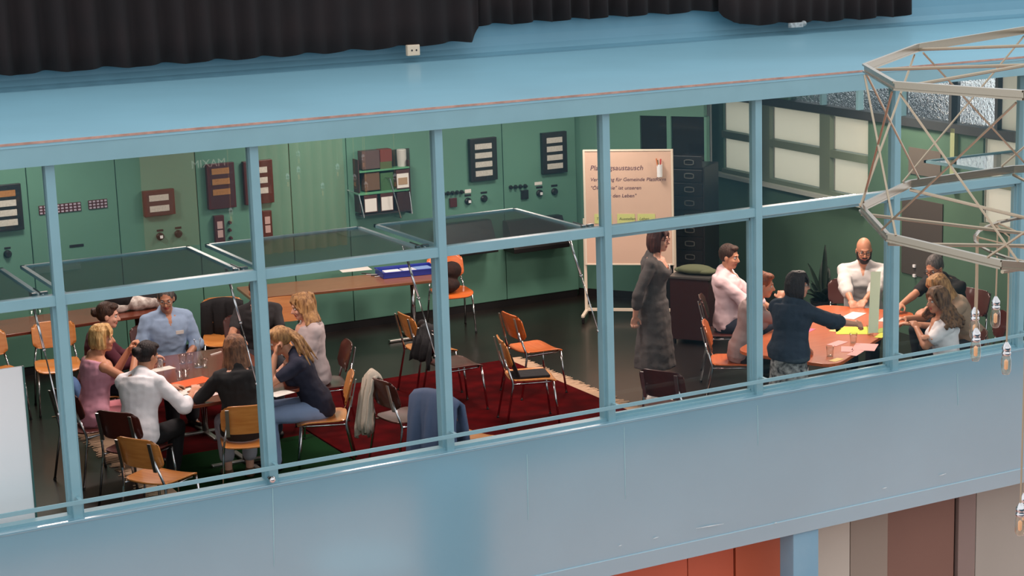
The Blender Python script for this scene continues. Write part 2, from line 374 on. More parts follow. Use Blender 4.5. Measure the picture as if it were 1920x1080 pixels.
# ------------------------------------------------------------------ the store under the gallery
YL = .42
def px_x(px, py): return HY(px, py, YL).x
LZ0, LZ1 = HALL, -.40
cols = [(600, 1289, (214, 104, 74), 'orange'), (1289, 1376, (208, 102, 72), 'orange'), (1379, 1500, (204, 104, 72), 'orange'), (1500, 1594, (198, 192, 180), 'pale grey'),
        (1594, 1665, (152, 140, 128), 'grey brown'), (1665, 1792, (130, 96, 84), 'red brown'), (1796, 1829, (142, 124, 118), 'dull violet grey'), (1829, 2000, (170, 165, 156), 'grey')]
S(MB().bb((-4, YL+.06, HALL), (14, YL+.2, FB)).build('wall_lower', mat('dark_brown_wall', (70, 50, 46), .7)))
for k, (a, b, c, nm) in enumerate(cols):
    x0, x1 = px_x(a, 1030), px_x(b, 1030)
    m_ = mat('panel_%s_%d' % (nm.replace(' ', '_'), k), c, .5, vary=.04, vscale=1)
    o = MB().bb((x0+.004, YL+(.0 if k not in (5,) else .02), HALL), (x1-.004, YL+.05, FB+.04)).build('wall_panel', m_, bevel=.003)
    lab = {0: 'wide orange wall panel under the blue gallery, leftmost of the orange ones', 1: 'narrow orange wall panel between two other orange panels', 2: 'orange wall panel right beside the blue post',
           3: 'pale grey wall panel just right of the blue post', 4: 'grey brown wall panel between pale grey and red brown ones', 5: 'wide red brown wall panel under the gallery', 6: 'thin violet grey wall strip beside the red brown panel', 7: 'grey wall panel at the far right under the gallery'}[k]
    tag(o, lab, 'wall panel')
xa, xb = HY(1481, 1030, -.04).x, HY(1528, 1030, -.04).x
po = MB().bb((xa, -.09, HALL), (xb, .1, FB+.02)).build('support_post', mat('chipped_blue_paint', (120, 165, 190), .5, col2=(132, 172, 194), vscale=3), bevel=.006)
tag(po, 'blue painted steel post holding up the gallery', 'post')
ch = MB(); ch.bb((xb+.0, -.05, HALL), (xb+.012, .02, FB-.02)); c1 = ch.build('rust_edge', mat('rusty_red_edge', (120, 48, 42), .8)); c1.parent = po
tag(MB().bb((HY(1393, 1020, .3).x, .25, FB-.09), (HY(1478, 1015, .3).x, .41, FB+.02)).build('cable_duct', mat('brown_duct', (88, 58, 48), .6), bevel=.01), 'brown duct box high on the orange panel by the post', 'duct')

# the hall: floor and the far side that the glass and the gloss paint mirror
YH = -14.9
S(MB().bb((-40, YH, HALL-.2), (50, .6, HALL)).build('floor_hall', mat('hall_floor', (240, 196, 182), .5, vary=.06, vscale=.4)))
S(MB().bb((-40, YH-.3, HALL), (50, YH, 2.2)).build('wall_hall', mat('hall_blue_wall', (40, 92, 112), .6, vary=.12, vscale=.25)))
def REF(px, py, Y=None, z=None):          # place in the hall that shows mirrored in the front at this photo point
    a = HY(px, py, -.05); d = _ray(px, py); d = Vector((d.x, -d.y, d.z)); t = (Y-a.y)/d.y if Y is not None else (z-a.z)/d.z; return a+d*t
q = REF(672, 1045, z=HALL+.75); t_ = thing('round_table', 'round white table in the hall, only mirrored in the blue gloss paint', 'table', (q.x, q.y, HALL))
MB().disc_stack([(.68, .72), (.7, .73), (.7, .75), (.0, .75)], n=32).build('tabletop', WHITE, t_); MB().disc_stack([(.25, 0), (.25, .02), (.03, .04), (.03, .73)], n=20).build('pedestal', CHROME, t_)
q = REF(850, 1100, z=HALL+.5); h_ = REF(850, 880, Y=q.y).z-HALL
tag(MB().bb((q.x-.36, q.y-.3, HALL), (q.x+.36, q.y+.3, HALL+h_)).build('machine_pillar', mat('deep_blue_pillar', (70, 140, 172), .4), bevel=.03), 'blue pillar in the hall, only mirrored in the gloss paint', 'pillar')
# brown drapes and a lettered board on the far side, mirrored by the upper panes
BRD = mat('brown_drape', (150, 118, 100), .9)
for a_, b_, l_ in ((262, 380, 'brown board with white lettering on the far hall wall'), (470, 655, 'brown drape on the far hall wall')):
    p1, p2 = REF(a_, 270, Y=YH+.1), REF(b_, 460, Y=YH+.1); rows = []
    for i in range(60):
        x = p1.x+(p2.x-p1.x)*i/59; rows.append([(x, YH+.08+(.05*math.sin(i*.9) if a_ > 400 else 0), z) for z in (p2.z, (p1.z+p2.z)/2, p1.z+.4)])
    tag(MB().grid(rows).build('brown_drape' if a_ > 400 else 'notice_board', BRD, smooth=True, solid=.02), l_, 'drape' if a_ > 400 else 'board')
q = REF(396, 292, Y=YH+.2); text_ = text_obj('board_lettering', 'MAXIM', .17, mat('white_letter', (240, 240, 236), .6), None, (q.x-.02, YH+.2, q.z-.18), (math.pi/2, 0, math.pi), align='CENTER')
tag(text_, 'white MAXIM lettering on the far hall wall, mirrored in the upper pane', 'lettering')

# ================================================================== CURTAINS on the upper floor
CURT = mat('black_curtain', (30, 19, 20), .95, col2=(24, 16, 18), vscale=3)
def curtain(px0, px1, hem, label, Y):
    """hem: list of (px, py) of the lower edge; pleats fall straight down"""
    x0 = HY(px0, hem[0][1], Y).x; x1 = HY(px1, hem[-1][1], Y).x
    hz = [(HY(px, py, Y).x, HY(px, py, Y).z) for px, py in hem]
    def zat(x):
        if x <= hz[0][0]: return hz[0][1]
        for (a, za), (b, zb) in zip(hz, hz[1:]):
            if x <= b: return za + (zb-za)*(x-a)/max(1e-6, b-a)
        return hz[-1][1]
    n = int((x1-x0)/.018); rows = []
    for i in range(n+1):
        x = x0+(x1-x0)*i/n; col = []
        ph = 2*math.pi*x/.23 + 1.6*math.sin(x*2.1); a = .045+.02*math.sin(x*1.3)
        zb = zat(x)+.012*math.sin(ph*.5+1)
        for j in range(10):
            t = j/9; z = zb+(5.4-zb)*t
            col.append((x, Y - .05 + a*(1-.5*t)*math.sin(ph+.25*math.sin(t*3)), z))
        rows.append(col)
    m = MB(); m.grid(rows); o = m.build('black_curtain', CURT, smooth=True, solid=.006)
    return tag(o, label, 'curtain', None)
curtain(-120, 896, [(-120, 147), (0, 140), (200, 127), (400, 113), (560, 102), (740, 88), (880, 77), (884, 72), (896, 49)], 'long black curtain hanging over the blue ledge on the left', 3.62)
curtain(890, 1352, [(890, 48), (1100, 34), (1345, 19)], 'raised middle black curtain ending higher above the blue wall', 3.70)
curtain(1345, 1703, [(1345, 18), (1354, 30), (1368, 42), (1385, 47), (1500, 42), (1640, 33), (1703, 27)], 'right black curtain ending beside bare blue wall', 3.62)
so = MB(); p = HY(774, 94, 3.55); so.box((p.x, 3.55, p.z), (.125, .05, .1)); so.bb((-4.1, 4.6, 5.4), (-4, 4.7, 5.41)) if 0 else None
o = so.build('socket_box', mat('beige_socket_box', (214, 192, 168), .5), bevel=.008); tag(o, 'beige double socket box on the blue ledge under the curtain', 'socket')
for dx in (-.02, .025): att(MB().ell((p.x+dx, 3.524, p.z), (.009, .004, .009)).build('socket_hole', BLACK), o)
p = HY(1492, 47, 3.5); o = MB().box((p.x, 3.5, p.z), (.16, .05, .05)).ell((p.x+.1, 3.5, p.z+.01), (.03, .03, .03)).build('cable_connector', [mat('grey_connector', (150, 156, 158), .4, vary=.4, vscale=30)], bevel=.006)
tag(o, 'grey cable connector lying under the right black curtain', 'connector')
p = HY(1903, 5, 3.5)

# ================================================================== CONTROL ROOM CABINETS along the back wall
YB = BW-.1                                            # cabinet fronts
def cx(px, py=400): return HY(px, py, YB).x
def cz(px, py): return HY(px, py, YB).z
bounds = [-170, 55, 222, 372, 548, 655, 822, 946, 1085]
labs = ['green control cabinet at the far left with a four strip meter rack', 'green control cabinet with small square indicator lamps and no meters', 'green control cabinet with the two strip dark red meter',
        'green control cabinet with tall dark red meter racks on both sides of the mullion', 'plain green control cabinet left of the clipboard shelf', 'green control cabinet behind the clipboard shelf',
        'green control cabinet with black meter rack left of the corner one', 'green control cabinet in the corner beside the pinboard']
cabs = []
for k, (a, b) in enumerate(zip(bounds, bounds[1:])):
    x0, x1 = cx(a), cx(b)
    if k == len(bounds)-2: x1 = 8.02
    r = thing('control_cabinet', labs[k], 'control cabinet', ((x0+x1)/2, YB, 0)); cabs.append((r, x0, x1))
    att(MB().bb((x0+.004, YB, .09), (x1-.004, BW-.005, 2.95)).build('cabinet_front', GREEN, bevel=.006), r)
    att(MB().bb((x0+.004, YB+.05, 0), (x1-.004, BW-.005, .09)).build('plinth', BLACK), r)
def cab(x):
    for r, a, b in cabs:
        if a <= x <= b: return r
    return cabs[-1][0]
def onwall(name, px0, py0, px1, py1, d, m, parent=None, off=0, bev=.003):
    pc = ((px0+px1)/2, (py0+py1)/2); x0, x1 = HY(px0, pc[1], YB).x, HY(px1, pc[1], YB).x; z1, z0 = HY(pc[0], py0, YB).z, HY(pc[0], py1, YB).z
    o = MB().bb((x0, YB-off-d, z0), (x1, YB-off, z1)).build(name, m, bevel=bev); return att(o, parent if parent is not None else cab((x0+x1)/2)), (x0, x1, z0, z1)
def rack(box, frame, strips, face):
    o, (x0, x1, z0, z1) = onwall('meter_rack', *box, .06, frame)
    w_ = x1-x0; n = len(strips); hh = (z1-z0)
    for s_, mm in zip(strips, face):
        zc = z1-hh*s_
        att(MB().bb((x0+w_*.17, YB-.066, zc-.032), (x1-w_*.2, YB-.06, zc+.032)).build('meter_face', mm), o)
    # glass lid over the rack
    att(MB().bb((x0+w_*.08, YB-.074, z0+hh*.04), (x1-w_*.08, YB-.072, z1-hh*.04)).build('glass_lid', glass_mat('clean_glass', (.975, .985, .98), .8)), o)
    return o
s4 = (.19, .40, .61, .82)
rack((-18, 345, 40, 432), BLACK, s4, (METER_O, METER, METER, METER))
rack((267, 355, 325, 403), DARKRED, (.3, .72), (METER, METER))
rack((386, 305, 438, 390), DARKRED, (.17, .40, .63), (METER_O,)*3)
rack((455, 300, 509, 381), DARKRED, (.22, .46, .70), (METER, METER, METER))
rack((878, 258, 928, 338), BLACK, s4, (METER,)*4)
rack((1013, 247, 1059, 324), BLACK, s4, (METER,)*4)
def knob(px, py, m=BLACK, r=.042, plate=True, hub=None):
    p = HY(px, py, YB); P_ = cab(p.x)
    mb = MB(); mb.loft([[(p.x+q*math.cos(t*math.pi/8), YB-dd, p.z+q*math.sin(t*math.pi/8)) for t in range(16)] for q, dd in ((r, 0), (r, .02), (r*.7, .035), (r*.6, .05))])
    o = att(mb.build('knob', m, smooth=False), P_)
    if hub: att(MB().box((p.x, YB-.055, p.z), (.03, .01, .03)).build('knob_cap', hub), o)
    if plate: onwall('label_plate', px-6, py-13, px+6, py-9, .006, BLACK, P_)
for px, py, hub in ((14, 476, None), (300, 443, WHITE), (334, 438, None), (877, 377, WHITE), (907, 372, None), (1011, 362, WHITE), (1039, 359, None)): knob(px, py, hub=hub)
for k in range(5): knob(831+8.5*k, 363-k*.8, r=.024, plate=False)
for k in range(4): knob(957+9*k, 351-k*.8, r=.024, plate=False)
onwall('name_plate', 871, 355, 883, 362, .008, PAPER); onwall('name_plate', 1002, 341, 1016, 347, .008, PAPER)
onwall('switch_box', 842, 371, 855, 388, .03, DARKRED); onwall('switch_box', 976, 356, 989, 373, .03, BLACK)
onwall('vent_grille', 130, 458, 157, 463, .008, BLACK)
# small square indicator lamps, two blocks
def lamps(px0, py0, px1, py1, nx, ny):
    o, (x0, x1, z0, z1) = onwall('indicator_block', px0, py0, px1, py1, .012, DARKRED)
    for i in range(nx):
        for j in range(ny):
            x = x0+(x1-x0)*(i+.5)/nx; z = z0+(z1-z0)*(j+.5)/ny
            att(MB().box((x, YB-.016, z), ((x1-x0)/nx*.6, .008, (z1-z0)/ny*.55)).build('indicator_lamp', mat('indicator_face', (176, 166, 180), .4)), o)
lamps(72, 382, 152, 399, 10, 3); lamps(165, 374, 201, 391, 5, 3)
for px, py in ((400, 403), (489, 394)):
    o, (x0, x1, z0, z1) = onwall('fuse_holder', px, py, px+18, py+50, .06, DARKRED)
    for f_ in (.35, .68):
        zc = z1-(z1-z0)*f_; att(MB().box(((x0+x1)/2, YB-.064, zc), (.06, .01, .08)).build('fuse_face', mat('fuse_face', (190, 160, 156), .5)), o)
for px, py in ((430, 417), (430, 431), (432, 446)): knob(px, py, DARKRED, r=.02, plate=False)
# black recorder desks that stick out of the two right cabinets
for k, (a, b, y0, y1) in enumerate(((834, 932, 432, 479), (962, 1066, 419, 470))):
    xa, xb = HY(a, 460, YB-.25).x, HY(b, 450, YB-.25).x; zt = HY((a+b)/2, y1, YB-.28).z
    o = MB(); o.loft([[(x, YB, zt+.36), (x, YB-.12, zt+.36), (x, YB-.28, zt+.05), (x, YB-.28, zt), (x, YB, zt)] for x in (xa, xb)])
    att(o.build('recorder_desk', BLACK, bevel=.006), cab((xa+xb)/2))
# ------------------------------------------------------------------ clipboard shelf between the cabinets
SH = thing('clipboard_shelf', 'green steel wall shelf with clipboards and folders above the long table', 'wall shelf', (HY(720, 340, YB-.14).x, YB-.14, HY(720, 395, YB-.14).z))
YS = YB-.16
def sh(name, px0, py0, px1, py1, y0, y1, m, parent=SH, bev=.002):
    pc = ((px0+px1)/2, (py0+py1)/2); x0, x1 = HY(px0, pc[1], y0).x, HY(px1, pc[1], y0).x; z1, z0 = HY(pc[0], py0, y0).z, HY(pc[0], py1, y0).z
    o = MB().bb((x0, y0, z0), (x1, y1, z1)).build(name, m, bevel=bev); return att(o, parent) if parent else o
GS = mat('bright_green_shelf', (86, 150, 112), .4)
sh('shelf_board', 674, 317, 768, 320, YS, YB-.002, GS); sh('shelf_board', 673, 358, 768, 362, YS, YB-.002, GS); sh('shelf_board', 676, 398, 772, 401, YS, YB-.002, mat('dark_shelf_edge', (40, 40, 40), .5))
sh('back_panel', 676, 282, 770, 398, YB-.012, YB-.003, mat('dark_shelf_back', (52, 60, 50), .6))
for px in (674, 769):
    x = HY(px, 340, YS).x; att(MB().bb((x-.006, YS+.01, HY(px, 400, YS).z), (x+.006, YB-.003, HY(px, 300, YS).z)).build('side_panel', mat('brown_shelf_side', (60, 38, 36), .5)), SH)
def clip(px0, py0, px1, py1, lab):
    o = sh('clipboard', px0, py0, px1, py1, YS-.012, YS-.004, mat('clipboard_back', (70, 34, 30), .5), None); tag(o, lab, 'clipboard', None)
    h = py1-py0; sh('paper_sheet', px0+1.5, py0+h*.2, px1-1.5, py1-2, YS-.016, YS-.012, PAPER, o, 0)
clip(683, 366, 708, 399, 'clipboard with white sheet, lower left one on the green shelf')
clip(714, 362, 738, 396, 'clipboard with white sheet, lower middle one on the green shelf')
clip(743, 318, 768, 354, 'framed sheet with a small beige picture at the right of the shelf')
sh('picture', 747, 333, 764, 346, YS-.02, YS-.016, mat('beige_picture', (168, 140, 110), .6), bpy.data.objects['clipboard.002'], 0)
tag(sh('ring_binder', 745, 360, 769, 396, YS, YB-.02, mat('dark_brown_binder', (48, 22, 22), .5), None), 'dark brown binder box at the lower right of the shelf', 'binder')
tag(sh('storage_box', 679, 283, 712, 317, YS+.02, YB-.02, mat('dull_purple_box', (84, 66, 64), .6), None), 'dull purple brown box on top of the green shelf', 'box')
tag(sh('folder_stack', 713, 280, 735, 303, YS+.02, YB-.02, mat('red_brown_folder', (110, 52, 42), .6), None), 'red brown folder on top of the green shelf', 'folder')
tag(sh('file_box', 713, 303, 735, 317, YS+.02, YB-.02, mat('olive_box', (78, 92, 54), .6), None), 'olive green box under the red brown folder', 'box')
tag(sh('notebook', 684, 324, 712, 357, YS+.02, YB-.04, mat('brown_notebook', (98, 74, 54), .6), None), 'brown notebook on the middle of the green shelf', 'notebook')
tag(sh('notebook', 714, 324, 738, 357, YS+.02, YB-.04, mat('green_notebook', (58, 98, 60), .6), None), 'green notebook on the middle of the green shelf', 'notebook')
px_ = HY(753, 296, YB-.06); mb = MB(); mb.disc_stack([(.035, -.1), (.05, -.1), (.055, 0), (.055, .09), (.05, .1), (.01, .1)], (px_.x, YB-.06, px_.z))
tag(mb.build('paper_cup_dispenser', mat('white_cup', (196, 196, 190), .5), smooth=False), 'white cup shaped holder on the cabinet above the shelf', 'holder')
for px, py, qx, qy in ((673, 365, 683, 408), (731, 335, 752, 408), (768, 360, 773, 400)):
    a = HY(px, py, YS-.05); b = HY(qx, qy, YS-.09); tag(MB().tube([(a.x-.05, YB-.01, a.z+.03), a, b, (b.x+.03, YB-.005, b.z-.02)], .007, 6).build('bracket_rod', CHROME), 'thin bent metal rod leaning on the shelf, top at row %s' % {673: 'left end', 731: 'middle', 768: 'right end'}[px], 'rod')

# ------------------------------------------------------------------ angled corner bay: green frame, dark panes, black drawer cabinet
def xf(o, loc, ang): o.location = loc; o.rotation_euler = (0, 0, ang); return o
ca = Vector((8.06, 7.26, 0)); cb = Vector((9.16, 5.72, 0)); cd_ = (cb-ca); CL = cd_.length; ang = math.atan2(cd_.y, cd_.x)
def bay(px, py):           # photo point -> (distance along bay, height)
    d = _ray(px, py); n = Vector((-cd_.y, cd_.x, 0)); t = (ca-CAM).dot(n)/d.dot(n); p = CAM+d*t
    return (p-ca).dot(cd_)/CL, p.z
wl = thing('wall_corner', None, None); S(wl); xf(wl, ca, ang)
u1200, u1250, u1258, u1320, u1345 = [bay(px, 250)[0] for px in (1200, 1250, 1258, 1320, 1345)]
zt = bay(1260, 218)[1]; zk = bay(1300, 288)[1]
def lb(a, b): return MB().bb(a, b)
for o in (lb((0, 0, 0), (u1200, .1, 3.0)), lb((u1200, 0, zt), (u1320, .1, 3.0)), lb((u1250, 0, zk), (u1258, .1, zt)), lb((u1320, 0, 0), (u1320+.03, .1, zt+.0)), lb((u1200, 0, 0), (u1320, .1, zk-.25))):
    q = o.build('wall_section', GREEN); q.parent = wl
for a, b in ((u1200, u1250), (u1258, u1320)):
    q = lb((a, .03, zk-.25), (b, .04, zt)).build('dark_pane', mat('dark_smoked_pane', (26, 20, 20), .15, coat=.5)); q.parent = wl
q = lb((0, -.012, 0), (u1200, 0, .09)).build('baseboard', BLACK); q.parent = wl
dc = thing('drawer_cabinet', 'tall black metal drawer cabinet with oval silver handles beside the pinboard', 'cabinet'); xf(dc, ca, ang)
DW0, DW1 = u1258-.02, u1345+.02
q = lb((DW0, -.5, 0), (DW1, -.02, zk-.08)).build('cabinet_body', BLACK, bevel=.01); q.parent = dc
def bay2(px, py):
    nn = Vector((-cd_.y, cd_.x, 0)).normalized(); d = _ray(px, py); o0 = ca-nn*.5; t = (o0-CAM).dot(nn)/d.dot(nn); p = CAM+d*t; return (p-ca).dot(cd_)/CL, p.z
hs = [bay2(1293, y) for y in (304, 329, 354, 380, 405, 430, 456)]
uc = (DW0+DW1)/2; pit = (hs[0][1]-hs[6][1])/6
for k in range(9):
    z = hs[0][1]-pit*k
    if z < .15: break
    q = lb((DW0+.02, -.515, z-pit*.45), (DW1-.02, -.5, z+pit*.45)).build('drawer', BLACK, bevel=.003); q.parent = dc
    hd = MB(); pts = [(hs[0][0]+.055*math.copysign(1, math.cos(t))*min(1, abs(math.cos(t))*1.6), -.525, z+.028*math.sin(t)) for t in [i*math.pi/8 for i in range(16)]]
    hd.tube(pts, .006, 6, closed=True); h = hd.build('handle', ALU); h.parent = q

# red low cabinet with a cloth heap next to the drawers
p = HZ(1304, 506, .78); p.y -= .25
rc = thing('side_cabinet', 'low dark red side cabinet with a metal edge in front of the black drawers', 'cabinet', (p.x, p.y+.25, 0), ang)
MB().bb((-.22, -.2, .05), (.22, .2, .72)).build('cabinet_body', mat('dark_red_lacquer', (48, 20, 20), .4), rc, bevel=.008)
MB().bb((-.24, -.22, .72), (.24, .22, .74)).build('cabinet_top', mat('dark_grey_top', (70, 68, 66), .3), rc)
for sx in (-1, 1):
    for sy in (-1, 1): MB().bb((sx*.19-.02, sy*.17-.02, 0), (sx*.19+.02, sy*.17+.02, .05)).build('foot', BLACK, rc)
MB().ell((.12, -.21, .45), (.012, .012, .012)).build('knob', mat('brass_knob', (190, 110, 60), .3, metal=1), rc)
hp = MB(); hp.ell((0, 0, .045), (.2, .13, .05), nu=18, nv=10); hp.ell((-.14, .02, .03), (.11, .08, .03)); hp.ell((.13, -.02, .035), (.12, .1, .035))
o = hp.build('folded_cloth', mat('olive_cloth', (86, 92, 66), .9, bump=.5, bscale=12), smooth=True); xf(o, (p.x, p.y+.25, .742), ang); tag(o, 'olive green cloth heap lying on the low dark red cabinet', 'cloth')

# curtain by the first right window
rows = []
for i in range(40):
    y = yr(1346, py=250).y+(yr(1316, py=250).y-yr(1346, py=250).y)*i/39; d = .09+.02*math.sin(i*1.25); rows.append([(xr(y)-d, y, 1.33+1.55*t) for t in [j/6 for j in range(7)]])
o = MB().grid(rows).build('sheer_curtain', translucent_mat('sheer_grey_curtain', (214, 218, 214), .3), smooth=True); tag(o, 'sheer grey curtain hanging beside the leftmost tall window', 'curtain')
# plates on the right wall
def rw(name, px0, py0, px1, py1, d, m):
    pm = (py0+py1)/2; a = yr((px0+px1)/2, py=py0); b = yr((px0+px1)/2, py=py1); ya = yr(px0, py=pm).y; yb = yr(px1, py=pm).y
    return rbox(MB(), yb, ya, b.z, a.z, d, 0.001).build(name, m)
tag(rw('wall_plate', 1705, 280, 1765, 330, .012, mat('grey_brown_plate', (96, 88, 80), .6)), 'grey brown plate on the dark green wall under the textured windows', 'plate')
tag(rw('wall_board', 1692, 375, 1768, 520, .012, mat('grey_brown_board', (70, 66, 62), .6)), 'large grey brown board on the green wall behind the man in black', 'board')
for px, py, l in ((1717, 498, 'upper'), (1717, 516, 'lower')): tag(rw('wall_switch', px-2, py-2, px+2, py+3, .03, WHITE), 'small white wall switch, the %s one left of the bent man' % l, 'switch')
o = rw('pipe', 1788, 240, 1796, 360, .05, mat('yellow_green_pipe', (150, 160, 120), .5)); tag(o, 'pale green vertical pipe between the textured window and the blind', 'pipe')

# ================================================================== FURNITURE
def bent_tube(pts, r, n=7, rad=.04):      # rounded corners
    pts = [Vector(p) for p in pts]; out = [pts[0]]
    for a, b, c in zip(pts, pts[1:], pts[2:]):
        u = (a-b).normalized(); v = (c-b).normalized(); q = min(rad, (a-b).length*.45, (c-b).length*.45)
        for t in (0, .33, .67, 1):
            s0 = b+u*q; s1 = b+v*q; out.append(s0.lerp(b, t).lerp(b.lerp(s1, t), t))
    out.append(pts[-1]); return MB().tube(out, r, n)
def plate(fn, w, l, t, nx=14, ny=12, corner=.028):
    """curved plywood shell: fn(u,v)->offset, u along width, v along length; rounded corners"""
    top = []; 
    for j in range(ny+1):
        v = math.sin(math.pi/2*(-1+2*j/ny)); row = []
        for i in range(nx+1):
            u = math.sin(math.pi/2*(-1+2*i/nx))
            ex = 1-abs(v)**9*corner*2/w; ey = 1-abs(u)**9*corner*2/l
            row.append((u*w/2*ex, v*l/2*ey))
        top.append(row)
    m = MB(); return top
def make_chair(name, label, wood, kind='wood', group=None):
    """facing +Y locally"""
    t = thing(name, label, 'chair', group=group)
    # seat: front edge rolls down, slightly hollow
    g = plate(None, .43, .43, 0); rows = []
    for r in g: rows.append([(x*(1+.04*y/.2), y, .447+.012*(x/.2)**2-.03*max(0, (y-.11)/.1)**2+.008*max(0, (-y-.12)/.09)) for x, y in r])
    MB().grid(rows).build('seat', wood, t, smooth=True, solid=.013)
    g = plate(None, .42, .25, 0); rows = []
    for r in g:
        rr = []
        for x, z in r:
            yy = -.225-.035*(z/.12)-.026*(1-(x/.2)**2)
            rr.append((x, yy, .70+z))
        rows.append(rr)
    MB().grid(rows).build('backrest', wood, t, smooth=True, solid=.012)
    fl = [('leg', -1), ('leg', 1)]
    for n_, sx in fl:    # rear leg runs up to the backrest
        bent_tube([(sx*.225, -.28, 0), (sx*.205, -.195, .43), (sx*.165, -.258, .66)], .0105).build('leg', CHROME, t, smooth=True)
        bent_tube([(sx*.215, .22, 0), (sx*.195, .175, .43)], .0105).build('leg', CHROME, t, smooth=True)
        MB().box((sx*.158, -.272, .685), (.03, .01, .24), Matrix.Rotation(.22, 3, 'X')).build('back_bracket', ALU, t)
        ft = MB()
        ft.tube([(sx*.225, -.28, 0), (sx*.224, -.275, .02)], .013, 8); ft.tube([(sx*.215, .22, 0), (sx*.213, .217, .02)], .013, 8); ft.build('foot_cap', BLACK, t)
    bent_tube([(-.2, -.19, .428), (-.185, .165, .428), (.185, .165, .428), (.2, -.19, .428)], .0095).build('seat_frame', CHROME, t, smooth=True)
    return t
proto = {}
def chair(x, y, fx, fy, label, wood='o', group=None):
    """fx,fy = direction the chair faces"""
    if wood not in proto:
        o = proto[wood] = make_chair('chair', label, {'o': WOOD, 'b': WOOD_O, 'd': WOOD_D}[wood])
    else: o = copy_tree(proto[wood])
    o.location = (x, y, 0.0); o.rotation_euler = (0, 0, math.atan2(fy, fx)-math.pi/2); tag(o, label, 'chair', group or 'chairs of the meeting room'); return o
exec_chairs = [
 ((.70, 5.60, .15, -1), 'orange plywood chair cut by the left edge of the picture, by the far desk', 'o'),
 ((1.29, 5.62, -.17, -.98), 'empty orange plywood chair facing us behind the left mullion', 'o'),
 ((1.28, 4.28, 1, -.05), 'orange chair seen edge on behind the woman in maroon', 'o'),
 ((.98, 3.22, .95, .3), 'dark brown chair under the blonde woman in pink', 'd'),
 ((1.12, 2.38, .8, .6), 'dark brown chair under the woman in the white shirt', 'd'),
 ((1.04, 1.52, .84, .54), 'empty orange plywood chair nearest us at the lower left', 'o'),
 ((1.93, 2.04, .3, .95), 'orange chair under the long haired woman in black', 'o'),
 ((2.10, 4.92, 0, -1), 'chair under the man in the light blue shirt', 'd'),
 ((3.02, 5.72, -.3, -.95), 'orange chair with a dark coat behind the man in light blue', 'o'),
 ((3.55, 5.35, -.2, -1), 'orange chair just right of the coat chair by the far desk', 'o'),
 ((2.98, 4.8, -.1, -1), 'dark chair under the person in dark grey hidden by the mullion', 'd'),
 ((3.14, 3.42, -.96, .2), 'dark brown chair under the woman in the pale blouse', 'd'),
 ((2.72, 2.38, -.93, .36), 'orange chair under the woman with the long ponytail', 'o'),
 ((4.58, 4.12, 1, -.03), 'orange chair with a black bag on it, beside the third mullion', 'o'),
 ((4.50, 3.42, 1, .0), 'dark chair with chrome frame on the red rug by the third mullion', 'd'),
 ((5.93, 6.42, -.2, -.98), 'orange chair with a brown bag at the right end of the long table', 'b'),
 ((5.42, 3.53, 1, -.02), 'empty bright orange chair in the middle, the farther of two', 'b'),
 ((4.86, 2.60, .95, -.3), 'beech chair with a black laptop bag on its seat', 'o'),
 ((3.34, 1.98, .97, .16), 'dark brown chair with a cream scarf over its back', 'd'),
 ((3.46, 1.20, .96, .25), 'orange chair with the blue jacket over its back', 'o'),
 ((5.38, .97, .87, .49), 'dark brown chair with its back to us below the standing woman', 'd'),
 ((6.68, 1.98, .82, -.57), 'bright orange chair under the woman with tied up hair', 'b'),
 ((7.30, 2.96, .82, -.57), 'chrome framed chair under the man in the pink shirt', 'd'),
 ((8.62, 2.70, -.5, -.86), 'dark chair under the bearded man in the white shirt', 'd'),
 ((9.15, 1.75, -1, -.1), 'dark chair under the man in the black shirt', 'd'),
 ((8.68, .95, -.85, .5), 'dark brown chair under the long haired blonde woman', 'd'),
 ((8.02, .50, -.75, .62), 'dark brown chair under the curly haired woman in the white tee', 'd'),
]
for (x, y, fx, fy), l, wd in exec_chairs: chair(x, y, fx, fy, l, wd)

def table(label, corners, z, m, r=.08, legs=(), crossfoot=True, cat='table', th=.03):
    c = sum((Vector(p) for p in corners), Vector((0, 0)))/len(corners)
    t = thing('table', label, cat, (c.x, c.y, 0)); poly = []
    n = len(corners)
    for i in range(n):
        a, b, d = Vector(corners[i-1]), Vector(corners[i]), Vector(corners[(i+1)%n]); u = (a-b).normalized(); v = (d-b).normalized()
        for k in range(6):
            s_ = k/5; p0 = b+u*r; p1 = b+v*r; q = p0.lerp(b, s_).lerp(b.lerp(p1, s_), s_); poly.append((q.x-c.x, q.y-c.y))
    MB().prism(poly, z-th, z).build('tabletop', m, t, bevel=.004)
    for lx, ly in legs:
        q = MB()
        q.tube([(lx-c.x, ly-c.y, .03), (lx-c.x, ly-c.y, z-th)], .03, 12)
        pd = q.build('pedestal', CHROME, t, smooth=True)
        if crossfoot:
            f = MB(); f.box((lx-c.x, ly-c.y, .02), (.62, .05, .03)); f.box((lx-c.x, ly-c.y, .02), (.05, .62, .03)); f.build('cross_foot', ALU, t, bevel=.008)
    return t
table('large brown meeting table on the left with glasses, carafe and papers', [(1.50, 2.30), (2.52, 2.30), (2.62, 4.12), (1.60, 4.12)], .75, TABLE_W, .07, [(2.2, 3.98), (2.2, 2.9)])
U = Vector((.85, .53)).normalized(); V = Vector((-U.y, U.x)); T0 = Vector((6.60, .36))
def tt(u, v): return T0+U*u+V*v
table('orange veneered meeting table on the right covered with paper cards', [tt(0, 0), tt(2.25, 0), tt(2.25, 1.0), tt(0.15, 1.0)], .75, TABLE_O, .2, [tt(.6, .5), tt(1.7, .5)])
table('long wooden table along the green cabinets in the middle', [(3.45, 6.07), (5.50, 5.78), (5.58, 6.42), (3.53, 6.74)], .75, TABLE_M, .02, [(5.4, 6.3), (3.7, 6.4)], True)
